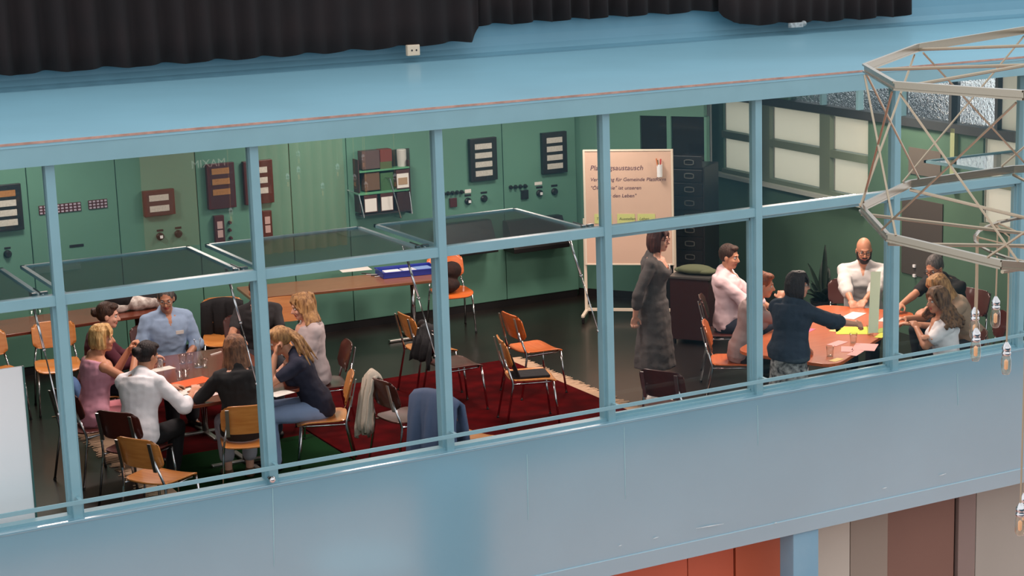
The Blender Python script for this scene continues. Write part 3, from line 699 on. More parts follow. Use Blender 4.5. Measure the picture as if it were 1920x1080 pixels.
table('long brown desk by the back wall on the left', [(.1, 5.86), (2.62, 5.98), (2.6, 6.68), (.08, 6.56)], .75, TABLE_W, .02, [(.4, 6.1), (2.3, 6.3)], True)
MB
# ------------------------------------------------------------------ rugs
def rug(label, x0, x1, y0, y1, fr, green=None):
    m = bpy.data.materials.new('rug_pile'); m.use_nodes = True; n = m.node_tree.nodes; L = m.node_tree.links; b = n['Principled BSDF']; b.inputs['Roughness'].default_value = .95; b.inputs['Specular IOR Level'].default_value = .05
    tc = n.new('ShaderNodeTexCoord'); t = n.new('ShaderNodeTexVoronoi'); t.inputs['Scale'].default_value = 6; t2 = n.new('ShaderNodeTexNoise'); t2.inputs['Scale'].default_value = 60
    r = n.new('ShaderNodeValToRGB'); r.color_ramp.elements[0].color = (*srgb(80, 7, 11), 1); r.color_ramp.elements[1].color = (*srgb(54, 5, 8), 1)
    r.color_ramp.elements[0].position = .1; r.color_ramp.elements[1].position = .9
    L.new(tc.outputs['Object'], t.inputs['Vector']); L.new(t.outputs[0], r.inputs[0])
    src = r.outputs[0]
    if green:  # green lens flare painted into the pile colour, not a rug pattern
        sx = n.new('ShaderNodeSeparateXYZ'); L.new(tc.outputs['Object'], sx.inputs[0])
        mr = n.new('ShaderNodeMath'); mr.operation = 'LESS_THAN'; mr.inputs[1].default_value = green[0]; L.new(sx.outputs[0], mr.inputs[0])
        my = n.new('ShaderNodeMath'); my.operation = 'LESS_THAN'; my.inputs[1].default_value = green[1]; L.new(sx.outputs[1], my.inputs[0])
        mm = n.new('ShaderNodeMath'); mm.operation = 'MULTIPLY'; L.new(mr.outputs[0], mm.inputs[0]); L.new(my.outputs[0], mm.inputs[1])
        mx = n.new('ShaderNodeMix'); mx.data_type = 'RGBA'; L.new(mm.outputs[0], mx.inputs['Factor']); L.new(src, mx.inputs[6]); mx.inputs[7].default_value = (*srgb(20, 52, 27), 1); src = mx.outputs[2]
    L.new(src, b.inputs['Base Color'])
    bp = n.new('ShaderNodeBump'); bp.inputs['Strength'].default_value = .5; L.new(tc.outputs['Object'], t2.inputs[0]); L.new(t2.outputs[0], bp.inputs['Height']); L.new(bp.outputs[0], b.inputs['Normal'])
    o = thing('rug', label, 'rug', (0, 0, 0)); MB().bb((x0, y0, .001), (x1, y1, .012)).build('pile', m, o, bevel=.004)
    f = MB(); random.seed(3)
    for side, xx in ((-1, x0), (1, x1)):
        if side not in fr: continue
        k = y0
        while k < y1:
            k += .022; l = fr[side]*random.uniform(.75, 1.1); a = (xx, k, .006); f.tube([a, (xx+side*l*.5, k+random.uniform(-.01, .01), .008), (xx+side*l, k+random.uniform(-.02, .02), .005)], [.007, .006, .004], 4)
    tag(f.build('fringe', mat('cream_fringe', (196, 166, 138), .9), o), kind='stuff')
    return o
rug('large red rug under the empty chairs, cream fringe at its right end', 3.02, 5.80, .60, 4.85, {1: .17})
rug('red rug under the left group with a green flare tint painted in, cream fringe at its left end', 1.42, 3.0, .60, 5.45, {-1: .26}, (3.2, 3.4))
rug('dark red rug by the window front under the brown chair at the centre right', 5.1, 8.0, .12, 1.42, {}, None) if 0 else None

# ------------------------------------------------------------------ pinboard on a rolling stand
b0 = HY(1096, 580, 6.15); bl = Vector((7.50, 6.08, 0)); br = Vector((8.27, 5.47, 0)); ba = math.atan2(br.y-bl.y, br.x-bl.x); BWD = (br-bl).length
pb = thing('pinboard', 'wheeled pinboard with beige paper, handwriting and three yellow cards', 'pinboard', (bl.x, bl.y, 0), ba)
bz0, bz1 = .64, 1.93
MB().bb((0, -.014, bz0), (BWD, .014, bz1)).build('board_panel', mat('pinboard_paper', (214, 180, 158), .8, vary=.03, vscale=3), pb)
fr = MB(); fr.bb((-.018, -.02, bz0-.015), (.006, .02, bz1+.015)).bb((BWD-.006, -.02, bz0-.015), (BWD+.018, .02, bz1+.015)).bb((0, -.02, bz1-.003), (BWD, .02, bz1+.015)).bb((0, -.02, bz0-.015), (BWD, .02, bz0+.003))
CREAM = mat('cream_frame', (226, 212, 192), .4)
fr.build('board_frame', CREAM, pb, bevel=.003)
for x in (-.02, BWD+.02):
    MB().bb((x-.016, .0, .09), (x+.016, .03, bz1*.6)).build('post', CREAM, pb)
    MB().bb((x-.018, -.3, .07), (x+.018, .3, .1)).build('foot_bar', CREAM, pb, bevel=.005)
    for y in (-.27, .27): MB().box((x, y, .035), (.03, .07, .07)).build('caster', BLACK, pb, bevel=.012)
MB().bb((-.02, .0, .085), (BWD+.02, .03, .115)).build('cross_bar', CREAM, pb)
INK = mat('purple_black_ink', (96, 60, 78), .7)
def wr(s, u, z, size, par=pb, m=INK): return text_obj('handwriting', s, size, m, par, (u, -.0155, z), (math.pi/2, 0, 0), font_shear=.2, sx=1.05)
wr('Planungsaustausch', .06, bz1-.215, .078)
wr('Vernetzung f\u00fcr Gemeinde Plattform', .06, bz1-.34, .056)
wr('"Ökonomie" ist unseren', .06, bz1-.435, .056)
wr('oder den Leben"', .18, bz1-.525, .056)
CARD = mat('yellow_green_card', (206, 210, 130), .7)
for k, (u, s) in enumerate(((.13, 'Thema'), (.39, 'Ausstellen'), (.62, 'Leben'))):
    o = MB().box((0, 0, 0), (.2, .003, .11)).build('paper_card', CARD); o.location = bl+Vector((math.cos(ba)*(u+.07), math.sin(ba)*(u+.07), bz1-.77))+Vector((math.sin(ba), -math.cos(ba), 0))*.017; o.rotation_euler = (0, 0, ba)
    tag(o, 'yellow green card pinned on the beige pinboard, %s of three' % ('leftmost', 'middle', 'rightmost')[k], 'card', 'cards on the pinboard')
    text_obj('handwriting', s, .045, mat('card_ink', (70, 78, 40), .7), o, (-.08, -.0022, -.015), (math.pi/2, 0, 0), font_shear=.2)
def onboard(u, z, d): return bl+Vector((math.cos(ba)*u, math.sin(ba)*u, z))+Vector((math.sin(ba), -math.cos(ba), 0))*d
p = onboard(BWD-.13, bz1-.2, .045)
o = MB().disc_stack([(.02, -.09), (.03, -.09), (.032, .05), (.026, .05), (.024, -.05)], (0, 0, 0), 14).build('pen_cup', WHITE); o.location = p; tag(o, 'white pen cup hooked on the upper right of the pinboard', 'cup')
for k, (c, dx, dz) in enumerate((((190, 40, 36), .012, .09), ((60, 110, 70), -.02, .08), ((214, 120, 60), -.03, .1))):
    o = MB().tube([(0, 0, -.05), (dx, 0, dz)], .008, 7).build('marker_pen', mat('marker_%d' % k, c, .5)); o.location = p+Vector((dx*.4, 0, .02)); tag(o, '%s marker pen in the white cup on the pinboard' % ('red', 'green', 'orange')[k], 'pen')

# ------------------------------------------------------------------ things on the tables
CG = glass_mat('drinking_glass', (.97, .99, .985), 1.2)
def tumbler(x, y, z, label, grp, h=.09, r=.034):
    m = MB(); m.disc_stack([(r*.8, 0), (r*.82, 0), (r, h), (r-.002, h), (r*.78, .012), (.002, .01)], (0, 0, 0), 16); o = m.build('drinking_glass', CG, smooth=True); o.location = (x, y, z+.001); tag(o, label, 'glass', grp)
gp = 'tumblers on the left table'
for px, py, l in ((300, 690, 'empty tumbler by the white sheet on the left table'), (343, 682, 'tumbler at the left of the pair before the carafe'), (356, 680, 'tumbler right beside the carafe, second of the pair'), (338, 712, 'tumbler left in the cluster of tumblers at the table middle'), (349, 708, 'tumbler right in the cluster of tumblers at the table middle'), (384, 690, 'tumbler at the right of the carafe')):
    q = HZ(px, py, .75); tumbler(q.x, q.y, .75, l, gp)
q = HZ(373, 688, .75); m = MB(); m.disc_stack([(.045, 0), (.05, .005), (.052, .1), (.03, .16), (.022, .2), (.032, .25), (.03, .25), (.02, .2), (.028, .16), (.049, .1), (.047, .01), (.001, .008)], (0, 0, 0), 20)
o = m.build('carafe', CG, smooth=True); o.location = (q.x, q.y, .751); tag(o, 'glass water carafe on the left brown table', 'carafe')
def sheet(name, px, py, w_, h_, rot, m, label, cat='paper', grp=None, z=.75, th=.002, bend=0):
    q = HZ(px, py, z); o = MB().bb((-w_/2, -h_/2, 0), (w_/2, h_/2, th)).build(name, m); o.location = (q.x, q.y, z+.0006); o.rotation_euler = (0, 0, rot); return tag(o, label, cat, grp)
sheet('paper_sheet', 305, 692, .2, .12, .2, PAPER, 'white sheet beside the dark haired woman on the left table', z=.75)
sheet('folder', 362, 716, .32, .2, .25, mat('orange_folder', (232, 96, 44), .5), 'bright orange folder on the left table', 'folder')
sheet('notebook', 345, 738, .22, .3, -1.2, PAPER, 'left white open notebook page at the near corner of the left table', 'notebook')
sheet('notebook', 372, 742, .22, .3, -1.25, mat('pale_pink_paper', (222, 200, 196), .7), 'pale pink notepad next to the open notebook on the left table', 'notebook')
sheet('pen', 405, 663, .14, .01, .5, PAPER, 'thin white pen beside the long haired woman', 'pen', th=.008)
sheet('paper_sheet', 526, 738, .2, .14, .3, PAPER, 'white sheet under the elbow of the ponytail woman')
PINK = mat('pink_card', (238, 176, 172), .7); LIME = mat('lime_card', (206, 214, 66), .7); YEL = mat('pale_yellow_card', (236, 206, 130), .7)
gc = 'paper cards on the right table'; ua = math.atan2(U.y, U.x)
for px, py, w_, h_, r_, m_, l in ((1570, 644, .2, .1, .35, PINK, 'pink card lying left in front of the tumbler'), (1588, 655, .2, .1, .9, PINK, 'pink diamond laid card, left of the big pink sheet'), (1622, 651, .26, .2, .75, PINK, 'large pink sheet laid at a slant near the table edge'), (1604, 662, .2, .09, .55, PINK, 'pink card nearest the front below the slanted ones'),
    (1568, 675, .13, .07, .3, YEL, 'small yellow card at the near end of the right table'), (1598, 620, .3, .3, .95, LIME, 'big lime square sheet in the middle of the right table'), (1566, 619, .14, .08, .6, YEL, 'small pale yellow card left of the lime sheet'), (1514, 619, .14, .1, .5, mat('hot_pink_card', (240, 110, 150), .7), 'hot pink card stack by the arm of the woman in navy'),
    (1652, 620, .2, .07, .55, mat('green_card', (150, 170, 70), .7), 'green card right of the held strip'), (1652, 629, .2, .07, .6, LIME, 'lime card just below the green card'), (1660, 600, .16, .1, .6, PAPER, 'white card farther back beside the mullion'), (1600, 592, .3, .14, .5, PAPER, 'white printed sheet before the bearded man')):
    sheet('paper_card', px, py, w_, h_, r_, m_, l, 'card', gc)
sheet('pen', 1566, 593, .15, .012, .2, mat('red_pen', (110, 30, 36), .4), 'dark red pen beside the printed sheet', 'pen', th=.01)
for px, py, l in ((1600, 643, 'tumbler in front of the lime sheet'), (1556, 668, 'tumbler with a slice in it nearest the navy woman'), (1632, 628, 'tumbler just under the held yellow strip')):
    q = HZ(px, py, .75); tumbler(q.x, q.y, .75, l, 'tumblers on the right table')
# long table: papers, pens, blue crate
sheet('paper_sheet', 665, 505, .34, .24, -.15, PAPER, 'white sheets lying on the long table left of the blue crate')
cr = thing('crate', 'blue plastic crate with papers on the long table', 'crate', (5.33, 6.28, .751), -.15)
m = MB(); W_, D_, H_ = .62, .34, .07
m.bb((-W_/2, -D_/2, 0), (W_/2, D_/2, .006)).bb((-W_/2, -D_/2, 0), (W_/2, -D_/2+.006, H_)).bb((-W_/2, D_/2-.006, 0), (W_/2, D_/2, H_)).bb((-W_/2, -D_/2, 0), (-W_/2+.006, D_/2, H_)).bb((W_/2-.006, -D_/2, 0), (W_/2, D_/2, H_)); m.build('crate_body', mat('blue_plastic', (40, 58, 156), .35), cr, bevel=.002)
m = MB(); m.bb((-W_/2-.008, -D_/2-.008, H_-.012), (W_/2+.008, -D_/2+.004, H_)).bb((-W_/2-.008, D_/2-.004, H_-.012), (W_/2+.008, D_/2+.008, H_)); m.build('crate_rim', mat('blue_plastic', (40, 58, 156), .35), cr, bevel=.002)
for k, (dx, c) in enumerate(((-.15, (226, 226, 228)), (.05, (200, 206, 216)), (.2, (120, 150, 200)))):
    o = MB().bb((-.09, -.13, 0), (.09, .13, .03+.004*k)).build('paper_pack', mat('pack_%d' % k, c, .6)); o.location = (5.33+dx, 6.28-.15*dx, .759); o.rotation_euler = (0, 0, -.15+.05*k); tag(o, ('white', 'pale grey', 'light blue')[k]+' pack of paper inside the blue crate', 'paper')
for k, (px, py) in enumerate(((687, 514), (697, 516), (706, 517), (712, 519))):
    q = HZ(px, py, .75); o = MB().tube([(-.06, 0, .007), (.06, 0, .007)], .006, 7).build('pen', mat('dark_pen_%d' % k, ((60, 50, 52), (180, 176, 176), (40, 40, 50), (190, 190, 190))[k], .4)); o.location = (q.x, q.y, .75); o.rotation_euler = (0, 0, -.9+.3*k)
    tag(o, ('dark pen on the long table, nearest the white sheets', 'light grey pen between two dark pens on the long table', 'black pen under the left end of the blue crate', 'silver pen just below the blue crate')[k], 'pen', 'pens on the long table')
# things on the left desk
def blob(name, parts_, m, loc, label, cat, vox=.012, rz=0, sm=4):
    mb = MB()
    for c, r in parts_: mb.ell(c, r)
    o = mb.build(name, m); md = o.modifiers.new('r', 'REMESH'); md.mode = 'VOXEL'; md.voxel_size = vox
    s_ = o.modifiers.new('s', 'SMOOTH'); s_.iterations = sm; s_.factor = .5
    tx = None; realize(o); me = o.data; me.polygons.foreach_set('use_smooth', [True]*len(me.polygons))
    displace(o, lambda c, n_: c+Vector(noise.noise_vector(c*9))*.012)
    o.location = loc; o.rotation_euler = (0, 0, rz); return tag(o, label, cat)
FLOR = mat('floral_bag_cloth', (240, 234, 226), .85, col2=(160, 144, 136), vscale=16)
q = HZ(255, 578, .76); blob('cloth_bag', [((-.2, 0, .07), (.18, .12, .075)), ((.05, 0, .08), (.22, .14, .09)), ((.25, 0, .06), (.13, .11, .07))], FLOR, (q.x, q.y, .745), 'white patterned cloth bag on the left desk behind the man in blue', 'bag')
q = HY(262, 530, 6.1); blob('backpack', [((-.16, 0, .12), (.17, .13, .12)), ((.1, 0, .1), (.2, .13, .1)), ((.3, 0, .08), (.14, .1, .08)), ((-.02, .02, .17), (.16, .1, .08))], BLACKF, (q.x, 6.3, .745), 'black backpack lying on the left desk, seen through the tilted pane', 'bag')
q = HZ(60, 590, .75); tumbler(q.x, q.y-.0, .75, 'left tumbler of the pair on the left desk', 'tumblers on the desk'); tumbler(q.x+.09, q.y+.02, .75, 'right tumbler of the pair on the left desk', 'tumblers on the desk')
# bags and jackets on chairs
BRN = mat('brown_fur_cloth', (52, 30, 24), .9, bump=.6, bscale=25, col2=(30, 20, 20), vscale=10)
blob('shoulder_bag', [((0, .03, .15), (.13, .11, .15)), ((.04, 0, .24), (.12, .1, .11)), ((-.02, -.02, .09), (.14, .13, .09))], BRN, (5.89, 6.40, .452), 'dark brown bag heaped on the orange chair at the end of the long table', 'bag')
blob('shoulder_bag', [((.02, .0, .12), (.11, .14, .12)), ((-.06, .02, .2), (.05, .13, .1))], BLACKF, (4.56, 4.08, .45), 'black bag on the chair beside the third mullion', 'bag')
lp = MB(); lp.bb((-.17, -.13, 0), (.17, .13, .025)); lp.box((-.155, 0, .13), (.02, .26, .25), Matrix.Rotation(-.35, 3, 'Y'))
o = lp.build('laptop_bag', BLACKF, bevel=.008); o.location = (4.84, 2.58, .458); o.rotation_euler = (0, 0, math.atan2(-.3, .95)); tag(o, 'black open laptop bag standing on the beech chair', 'bag')
def drape(name, cxy, fdir, width, drop_b, drop_f, m, label, cat, z=.83, seedv=1, thick=.02):
    """cloth hung over a chair back; fdir = chair facing"""
    f = Vector(fdir).normalized(); s_ = Vector((f.y, -f.x)); rows = []; random.seed(seedv)
    for i in range(25):
        u = -1+2*i/24; row = []
        prof = [(-.05-.06, -drop_b), (-.05-.06, -drop_b*.8), (-.09, -drop_b*.55), (-.075, -drop_b*.3), (-.055, -.1), (-.04, -.02), (0, .012), (.035, -.02), (.045, -drop_f*.5), (.05, -drop_f)]
        for k, (d, h) in enumerate(prof):
            fold = (.03*math.sin(u*9+seedv+k*.2)+.014*math.sin(u*21+seedv*2))*min(1, abs(h)*3); hang = 1+(.12*abs(h)); dz = .03*math.sin(u*5+seedv)*(1 if k < 2 else 0)
            x = cxy[0]+s_.x*u*width/2*hang+f.x*(d-fold); y = cxy[1]+s_.y*u*width/2*hang+f.y*(d-fold)
            row.append((x, y, max(.01, z+h-.05*u*u+dz)))
        rows.append(row)
    o = MB().grid(rows).build(name, m, smooth=True, solid=thick); return tag(o, label, cat)
def backof(x, y, fx, fy, d=.245): f = Vector((fx, fy)).normalized(); return (x-f.x*d, y-f.y*d)
drape('jacket', backof(3.46, 1.20, .96, .25), (.96, .25), .56, .62, .42, mat('slate_blue_jacket', (84, 100, 130), .9, bump=.3, bscale=20), 'slate blue jacket hung over the chair by the third mullion', 'jacket', z=.86, thick=.035)
CRE = mat('cream_scarf', (196, 184, 168), .9, bump=.4, bscale=25)
b_ = backof(3.34, 1.98, .97, .16); drape('scarf', (b_[0]-.02, b_[1]+.14), (.97, .16), .15, .5, .1, CRE, 'cream scarf hanging from the dark brown chair back', 'scarf', z=.86, seedv=4, thick=.03)
b_ = backof(3.02, 5.72, -.3, -.95); drape('coat', b_, (-.3, -.95), .42, .5, .42, BLACKF, 'black coat over the orange chair behind the man in blue', 'coat', z=.80, seedv=2, thick=.04)
b_ = backof(4.50, 3.42, 1, 0); drape('jacket', b_, (1, 0), .38, .3, .3, BLACKF, 'black jacket over the dark chair on the rug by the third mullion', 'jacket', z=.84, seedv=5, thick=.03)
q = HZ(152, 752, .46); 0
blob('handbag', [((0, 0, .12), (.06, .16, .13))], mat('denim_blue_cloth', (84, 118, 166), .8), (1.04, 4.06, .455), 'blue bag on the chair seat beside the pink top woman', 'bag')

# white flip chart at the left edge, right behind the glass
p0 = HY(43, 686, .35); p1 = HY(70, 978, .35)
fl = thing('whiteboard', 'white flip chart board standing behind the glass at the left edge', 'whiteboard', (p0.x-.35, .35, 0))
att(MB().bb((p0.x-.9, .34, .45), (p0.x-.008, .36, p0.z)).build('board', mat('bright_white_board', (240, 244, 246), .35), bevel=.003), fl)
att(MB().bb((p0.x-.008, .335, .45), (p0.x+.004, .365, p0.z)).build('board_frame', mat('teal_frame_edge', (60, 100, 96), .4)), fl)
for x in (p0.x-.85, p0.x-.06): att(MB().tube([(x, .4, .0), (x, .38, .5), (x, .37, p0.z-.1)], .012).build('leg', ALU), fl)

# handrail in front of the glass
ra = HY(0, 967, -.16); rb = HY(1900, 632, -.16)
gr = thing('guard_rail', 'thin blue guard rail running along the outside of the glazed front', 'rail', (0, -.16, ra.z))
zr = (HY(0, 967, -.16).z+HY(1000, 790, -.16).z+HY(1900, 632, -.16).z)/3
att(MB().bb((-4, -.168, zr-.015), (13, -.158, zr+.015)).build('rail_bar', BLUE_F, bevel=.002), gr)
for i in range(-1, 9):
    att(MB().bb((PAN*i-.012, -.16, zr-.01), (PAN*i+.012, -.07, zr+.01)).build('bracket', BLUE_F), gr)
p = HY(510, 899, -.12); o = MB(); o.ell(p, (.026, .03, .026)); o.tube([(p.x, -.06, p.z), (p.x, -.12, p.z)], .012)
tag(o.build('door_stop', CHROME, smooth=True), 'round chrome knob on the blue sill below the second mullion', 'knob')

# ceiling lamp housings of the room
for i, (lx, ly) in enumerate(ROOM_LAMPS):
    r = thing('ceiling_lamp', 'square warm ceiling lamp of the meeting room', 'lamp', (lx, ly, 3.0), group='ceiling lamps of the room')
    MB().bb((-.3, -.3, .04), (.3, .3, .125)).build('lamp_housing', WHITE, r, bevel=.01); r['label'] = 'square warm ceiling lamp above '+('the left meeting table', 'the empty chairs in the middle', 'the right meeting table', 'the green wall side of the room', 'the left desk', 'the long table by the cabinets', 'the pinboard')[i]

# ================================================================== RING CHANDELIER of the hall
CCX, CCY, CR = 3.55, -5.98, 1.36
ch = thing('chandelier', 'big silver ring chandelier with crossed rods hanging at the right', 'chandelier', (CCX, CCY, 3.0))
SIL = mat('aged_silver_strap', (158, 150, 136), .25, metal=.9)
GOLD = mat('champagne_rod', (170, 156, 136), .3, metal=.7)
NS = 12; A0 = math.radians(136)
RINGS = {'u': (Vector((3.506, -6.122, 3.957)), Vector((-.062, .017, 1)).normalized(), 1.42), 'l': (Vector((3.584, -5.889, 3.19)), Vector((-.011, -.021, 1)).normalized(), 1.345)}
def ringpt(k, w_, dz=0, rf=1):
    c, n, r = RINGS[w_]; a = A0+2*math.pi*k/NS; d = Vector((math.cos(a), math.sin(a), 0)); d = (d-n*d.dot(n)).normalized(); return c+d*r*rf+n*dz
for w_ in 'ul':
    for k in range(NS):
        a, b = ringpt(k, w_), ringpt(k+1, w_); c, n, r = RINGS[w_]; d = (b-a); n_ = d.cross(n).normalized()
        m = MB(); h = .015
        m.loft([[p+n_*s1+n*s2 for s1, s2 in ((-.004, -h), (.004, -h), (.004, h), (-.004, h))] for p in (a, b)])
        for q in (h, -h): m.loft([[p+n_*s1+n*(q+s2) for s1, s2 in ((-.006, -.004), (.012, -.004), (.012, .004), (-.006, .004))] for p in (a, b)])
        att(m.build('ring_segment', SIL), ch)
for k in range(NS):
    for a, b in ((ringpt(k+.05, 'u', -.03), ringpt(k+1.1, 'l', .02)), (ringpt(k+.95, 'u', -.03), ringpt(k-.1, 'l', .02))):
        att(MB().tube([a, b], .0055, 6).build('cross_rod', GOLD), ch)
for k in range(0, NS, 2):
    att(MB().tube([ringpt(k, 'u', -.01), ringpt(k+5, 'u', -.01)], .0075, 6).build('spoke', GOLD), ch)
for k in range(0, NS, 1):
    i_ = RINGS['l'][0]+Vector((math.cos(A0+2*math.pi*k/NS), math.sin(A0+2*math.pi*k/NS), 0))*.42-Vector((0, 0, .12))
    att(MB().tube([ringpt(k, 'l', -.03), i_], .0085, 6).build('spoke', GOLD), ch)
att(MB().tube([Vector((CCX, CCY, 3.9)), Vector((CCX, CCY, 9.5))], .01, 6).build('cable', ALU), ch)
rr = [RINGS['l'][0]+Vector((math.cos(t*math.pi/6), math.sin(t*math.pi/6), 0))*.42-Vector((0, 0, .12)) for t in range(12)]; att(MB().tube(rr, .01, 6, closed=True).build('inner_ring', SIL), ch)
rr = [Vector((CCX+.86*math.cos(t*math.pi/20), CCY+.86*math.sin(t*math.pi/20), 3.085)) for t in range(40)]; att(MB().tube(rr, .008, 6, closed=True).build('carrier_ring', SIL), ch)
def bulb_at(px, py, r_, ztop, label):
    """py = row of the bulb's lower tip; hung below the lower ring"""
    d = _ray(px, py); d.normalize(); q = CAM+d*r_
    t = thing('pendant_bulb', label, 'light bulb', (q.x, q.y, q.z), group='bulbs hanging from the chandelier')
    MB().disc_stack([(.004, 0), (.016, .004), (.0235, .02), (.0245, .05), (.0235, .078), (.02, .092), (.016, .1)], n=16).build('glass_bulb', BULBG, t, smooth=True)
    MB().disc_stack([(.002, .025), (.009, .03), (.0095, .07), (.002, .078)], n=8).build('filament', mat('amber_filament', (222, 176, 140), .4, emit=(255, 196, 150, .25)), t, smooth=True)
    MB().disc_stack([(.016, .096), (.021, .1), (.022, .112), (.017, .118), (.021, .125), (.021, .14), (.012, .155), (.005, .165)], n=16).build('socket', CHROME, t, smooth=True)
    cv_ = Vector((q.x-CCX, q.y-CCY, 0)); tg = Vector((CCX, CCY, 0))+cv_.normalized()*.86; tg.z = 3.085; MB().tube([(0, 0, .16), (.003, 0, (ztop-q.z)*.5), (0, 0, 3.03-q.z), (tg.x-q.x, tg.y-q.y, tg.z-q.z)], .0045, 6).build('cord', mat('fabric_cord', (168, 148, 124), .7), t)
    return t
BULBG = glass_mat('bulb_glass', (.93, .88, .80), 2.2)
bulb_at(1829, 678, 9.0, 3.13, 'lower one of the two stacked glass bulbs at the chandelier left')
bulb_at(1827, 637, 9.3, 3.13, 'upper one of the two stacked glass bulbs at the chandelier left')
bulb_at(1866, 615, 9.6, 3.13, 'short hung glass bulb just right of the stacked pair')
bulb_at(1886, 703, 9.2, 3.13, 'glass bulb hanging in front of the blue fascia right of the pair')
bulb_at(1912, 1005, 9.1, 3.13, 'lowest glass bulb on a long cord at the right picture edge')
bulb_at(1919, 985, 9.4, 3.13, 'long cord bulb cut by the right edge behind the lowest one')
EXTRA = [((3.92, -6.05, 2.06), 'far left'), ((4.10, -6.2, 2.10), 'second'), ((4.16, -5.7, 1.98), 'third'), ((4.46, -6.0, 2.12), 'fourth'), ((4.60, -5.6, 1.96), 'fifth'), ((4.84, -6.2, 2.16), 'sixth'), ((5.02, -5.8, 1.98), 'seventh'), ((4.9, -6.6, 1.9), 'eighth'), ((4.3, -6.7, 2.2), 'ninth')]
for (bx, by, bz), w_ in EXTRA:       # these hang outside the frame; the upper panes mirror them
    dd = Vector((bx, by, bz-.2))-CAM; bulb_at(960+FPX*dd.dot(_r2)/dd.dot(_fw), 540-FPX*dd.dot(_u2)/dd.dot(_fw), dd.length, 3.1, 'hanging glass bulb seen only mirrored in the upper panes, %s from the left' % w_)

# dark plant by the green wall behind the right table
q = HY(1545, 474, 4.3); PH = q.z/1.37; t = thing('potted_plant', 'dark leafy pot plant behind the right table, left of the bearded man', 'plant', (q.x, q.y, 0))
MB().disc_stack([(.11, 0), (.15, .26), (.16, .27), (.14, .27), (.13, .2), (.01, .2)], n=20).build('pot', mat('black_pot', (30, 30, 32), .5), t)
random.seed(5); LEAF = mat('dark_leaf', (24, 40, 30), .5, vary=.3, vscale=9)
for k in range(15):
    a = k*2.4; l_ = random.uniform(.5, .95); tilt = random.uniform(.15, .75) if k else .02; l_ = 1.15 if k == 0 else l_; rows = []
    for i in range(8):
        u = i/7; r_ = l_*math.sin(tilt)*u*(1+.3*u); r_ *= PH; z_ = .22+PH*l_*math.cos(tilt)*u-.18*tilt*u*u; wd = (.06 if k else .05)*math.sin(math.pi*min(1, u*.92+.06))**.7
        c = Vector((math.cos(a)*r_, math.sin(a)*r_, z_)); s_ = Vector((-math.sin(a), math.cos(a), 0)); rows.append([c-s_*wd, c+Vector((0, 0, -.01)), c+s_*wd])
    MB().grid(rows).build('leaf', LEAF, t, smooth=True, solid=.003)

# ================================================================== PEOPLE
def skin(n, c): return mat('skin_'+n, c, .5, vary=.03, vscale=20)
SK = {'a': skin('a', (206, 150, 124)), 'b': skin('b', (196, 138, 108)), 'c': skin('c', (214, 160, 136))}
LIP = mat('lip', (168, 84, 78), .5); EYEW = mat('eye_white', (210, 205, 200), .3); IRIS = mat('dark_iris', (50, 36, 28), .2)
def cloth(n, c, **k): return mat('cloth_'+n, c, .88, bump=.35, bscale=k.pop('bs', 14), **k)
def hairm(n, c, c2): return mat('hair_'+n, c, .5, col2=c2, vscale=30, stretch=(1.6, 1.6, .35), bump=.8, bscale=60, spec=.35)

class Fig: pass
def ik(a, t, l1, l2, pole):
    d = t-a; L = min(d.length, (l1+l2)*.995); dn = d.normalized(); t2 = a+dn*L
    x = (l1*l1-l2*l2+L*L)/(2*L); h = math.sqrt(max(0, l1*l1-x*x)); pn = (pole-dn*pole.dot(dn))
    if pn.length < 1e-4: pn = Vector((0, 0, 1)).cross(dn)
    return a+dn*x+pn.normalized()*h, t2
def remesh(mb, name, mats, vox, sm, parent=None, mfn=None, fac=.5):
    o = mb.build(name, mats); o.modifiers.clear()
    md = o.modifiers.new('r', 'REMESH'); md.mode = 'VOXEL'; md.voxel_size = vox
    s_ = o.modifiers.new('s', 'SMOOTH'); s_.iterations = sm; s_.factor = fac
    realize(o); me = o.data
    me.polygons.foreach_set('use_smooth', [True]*len(me.polygons))
    me.materials.clear()
    for m in (mats if isinstance(mats, (list, tuple)) else [mats]): me.materials.append(m)
    idx = [0]*len(me.polygons)
    if mfn:
        for i, p in enumerate(me.polygons): idx[i] = mfn(p.center)
    me.polygons.foreach_set('material_index', idx); me.update()
    if parent: o.parent = parent
    return o
VOX = .0075
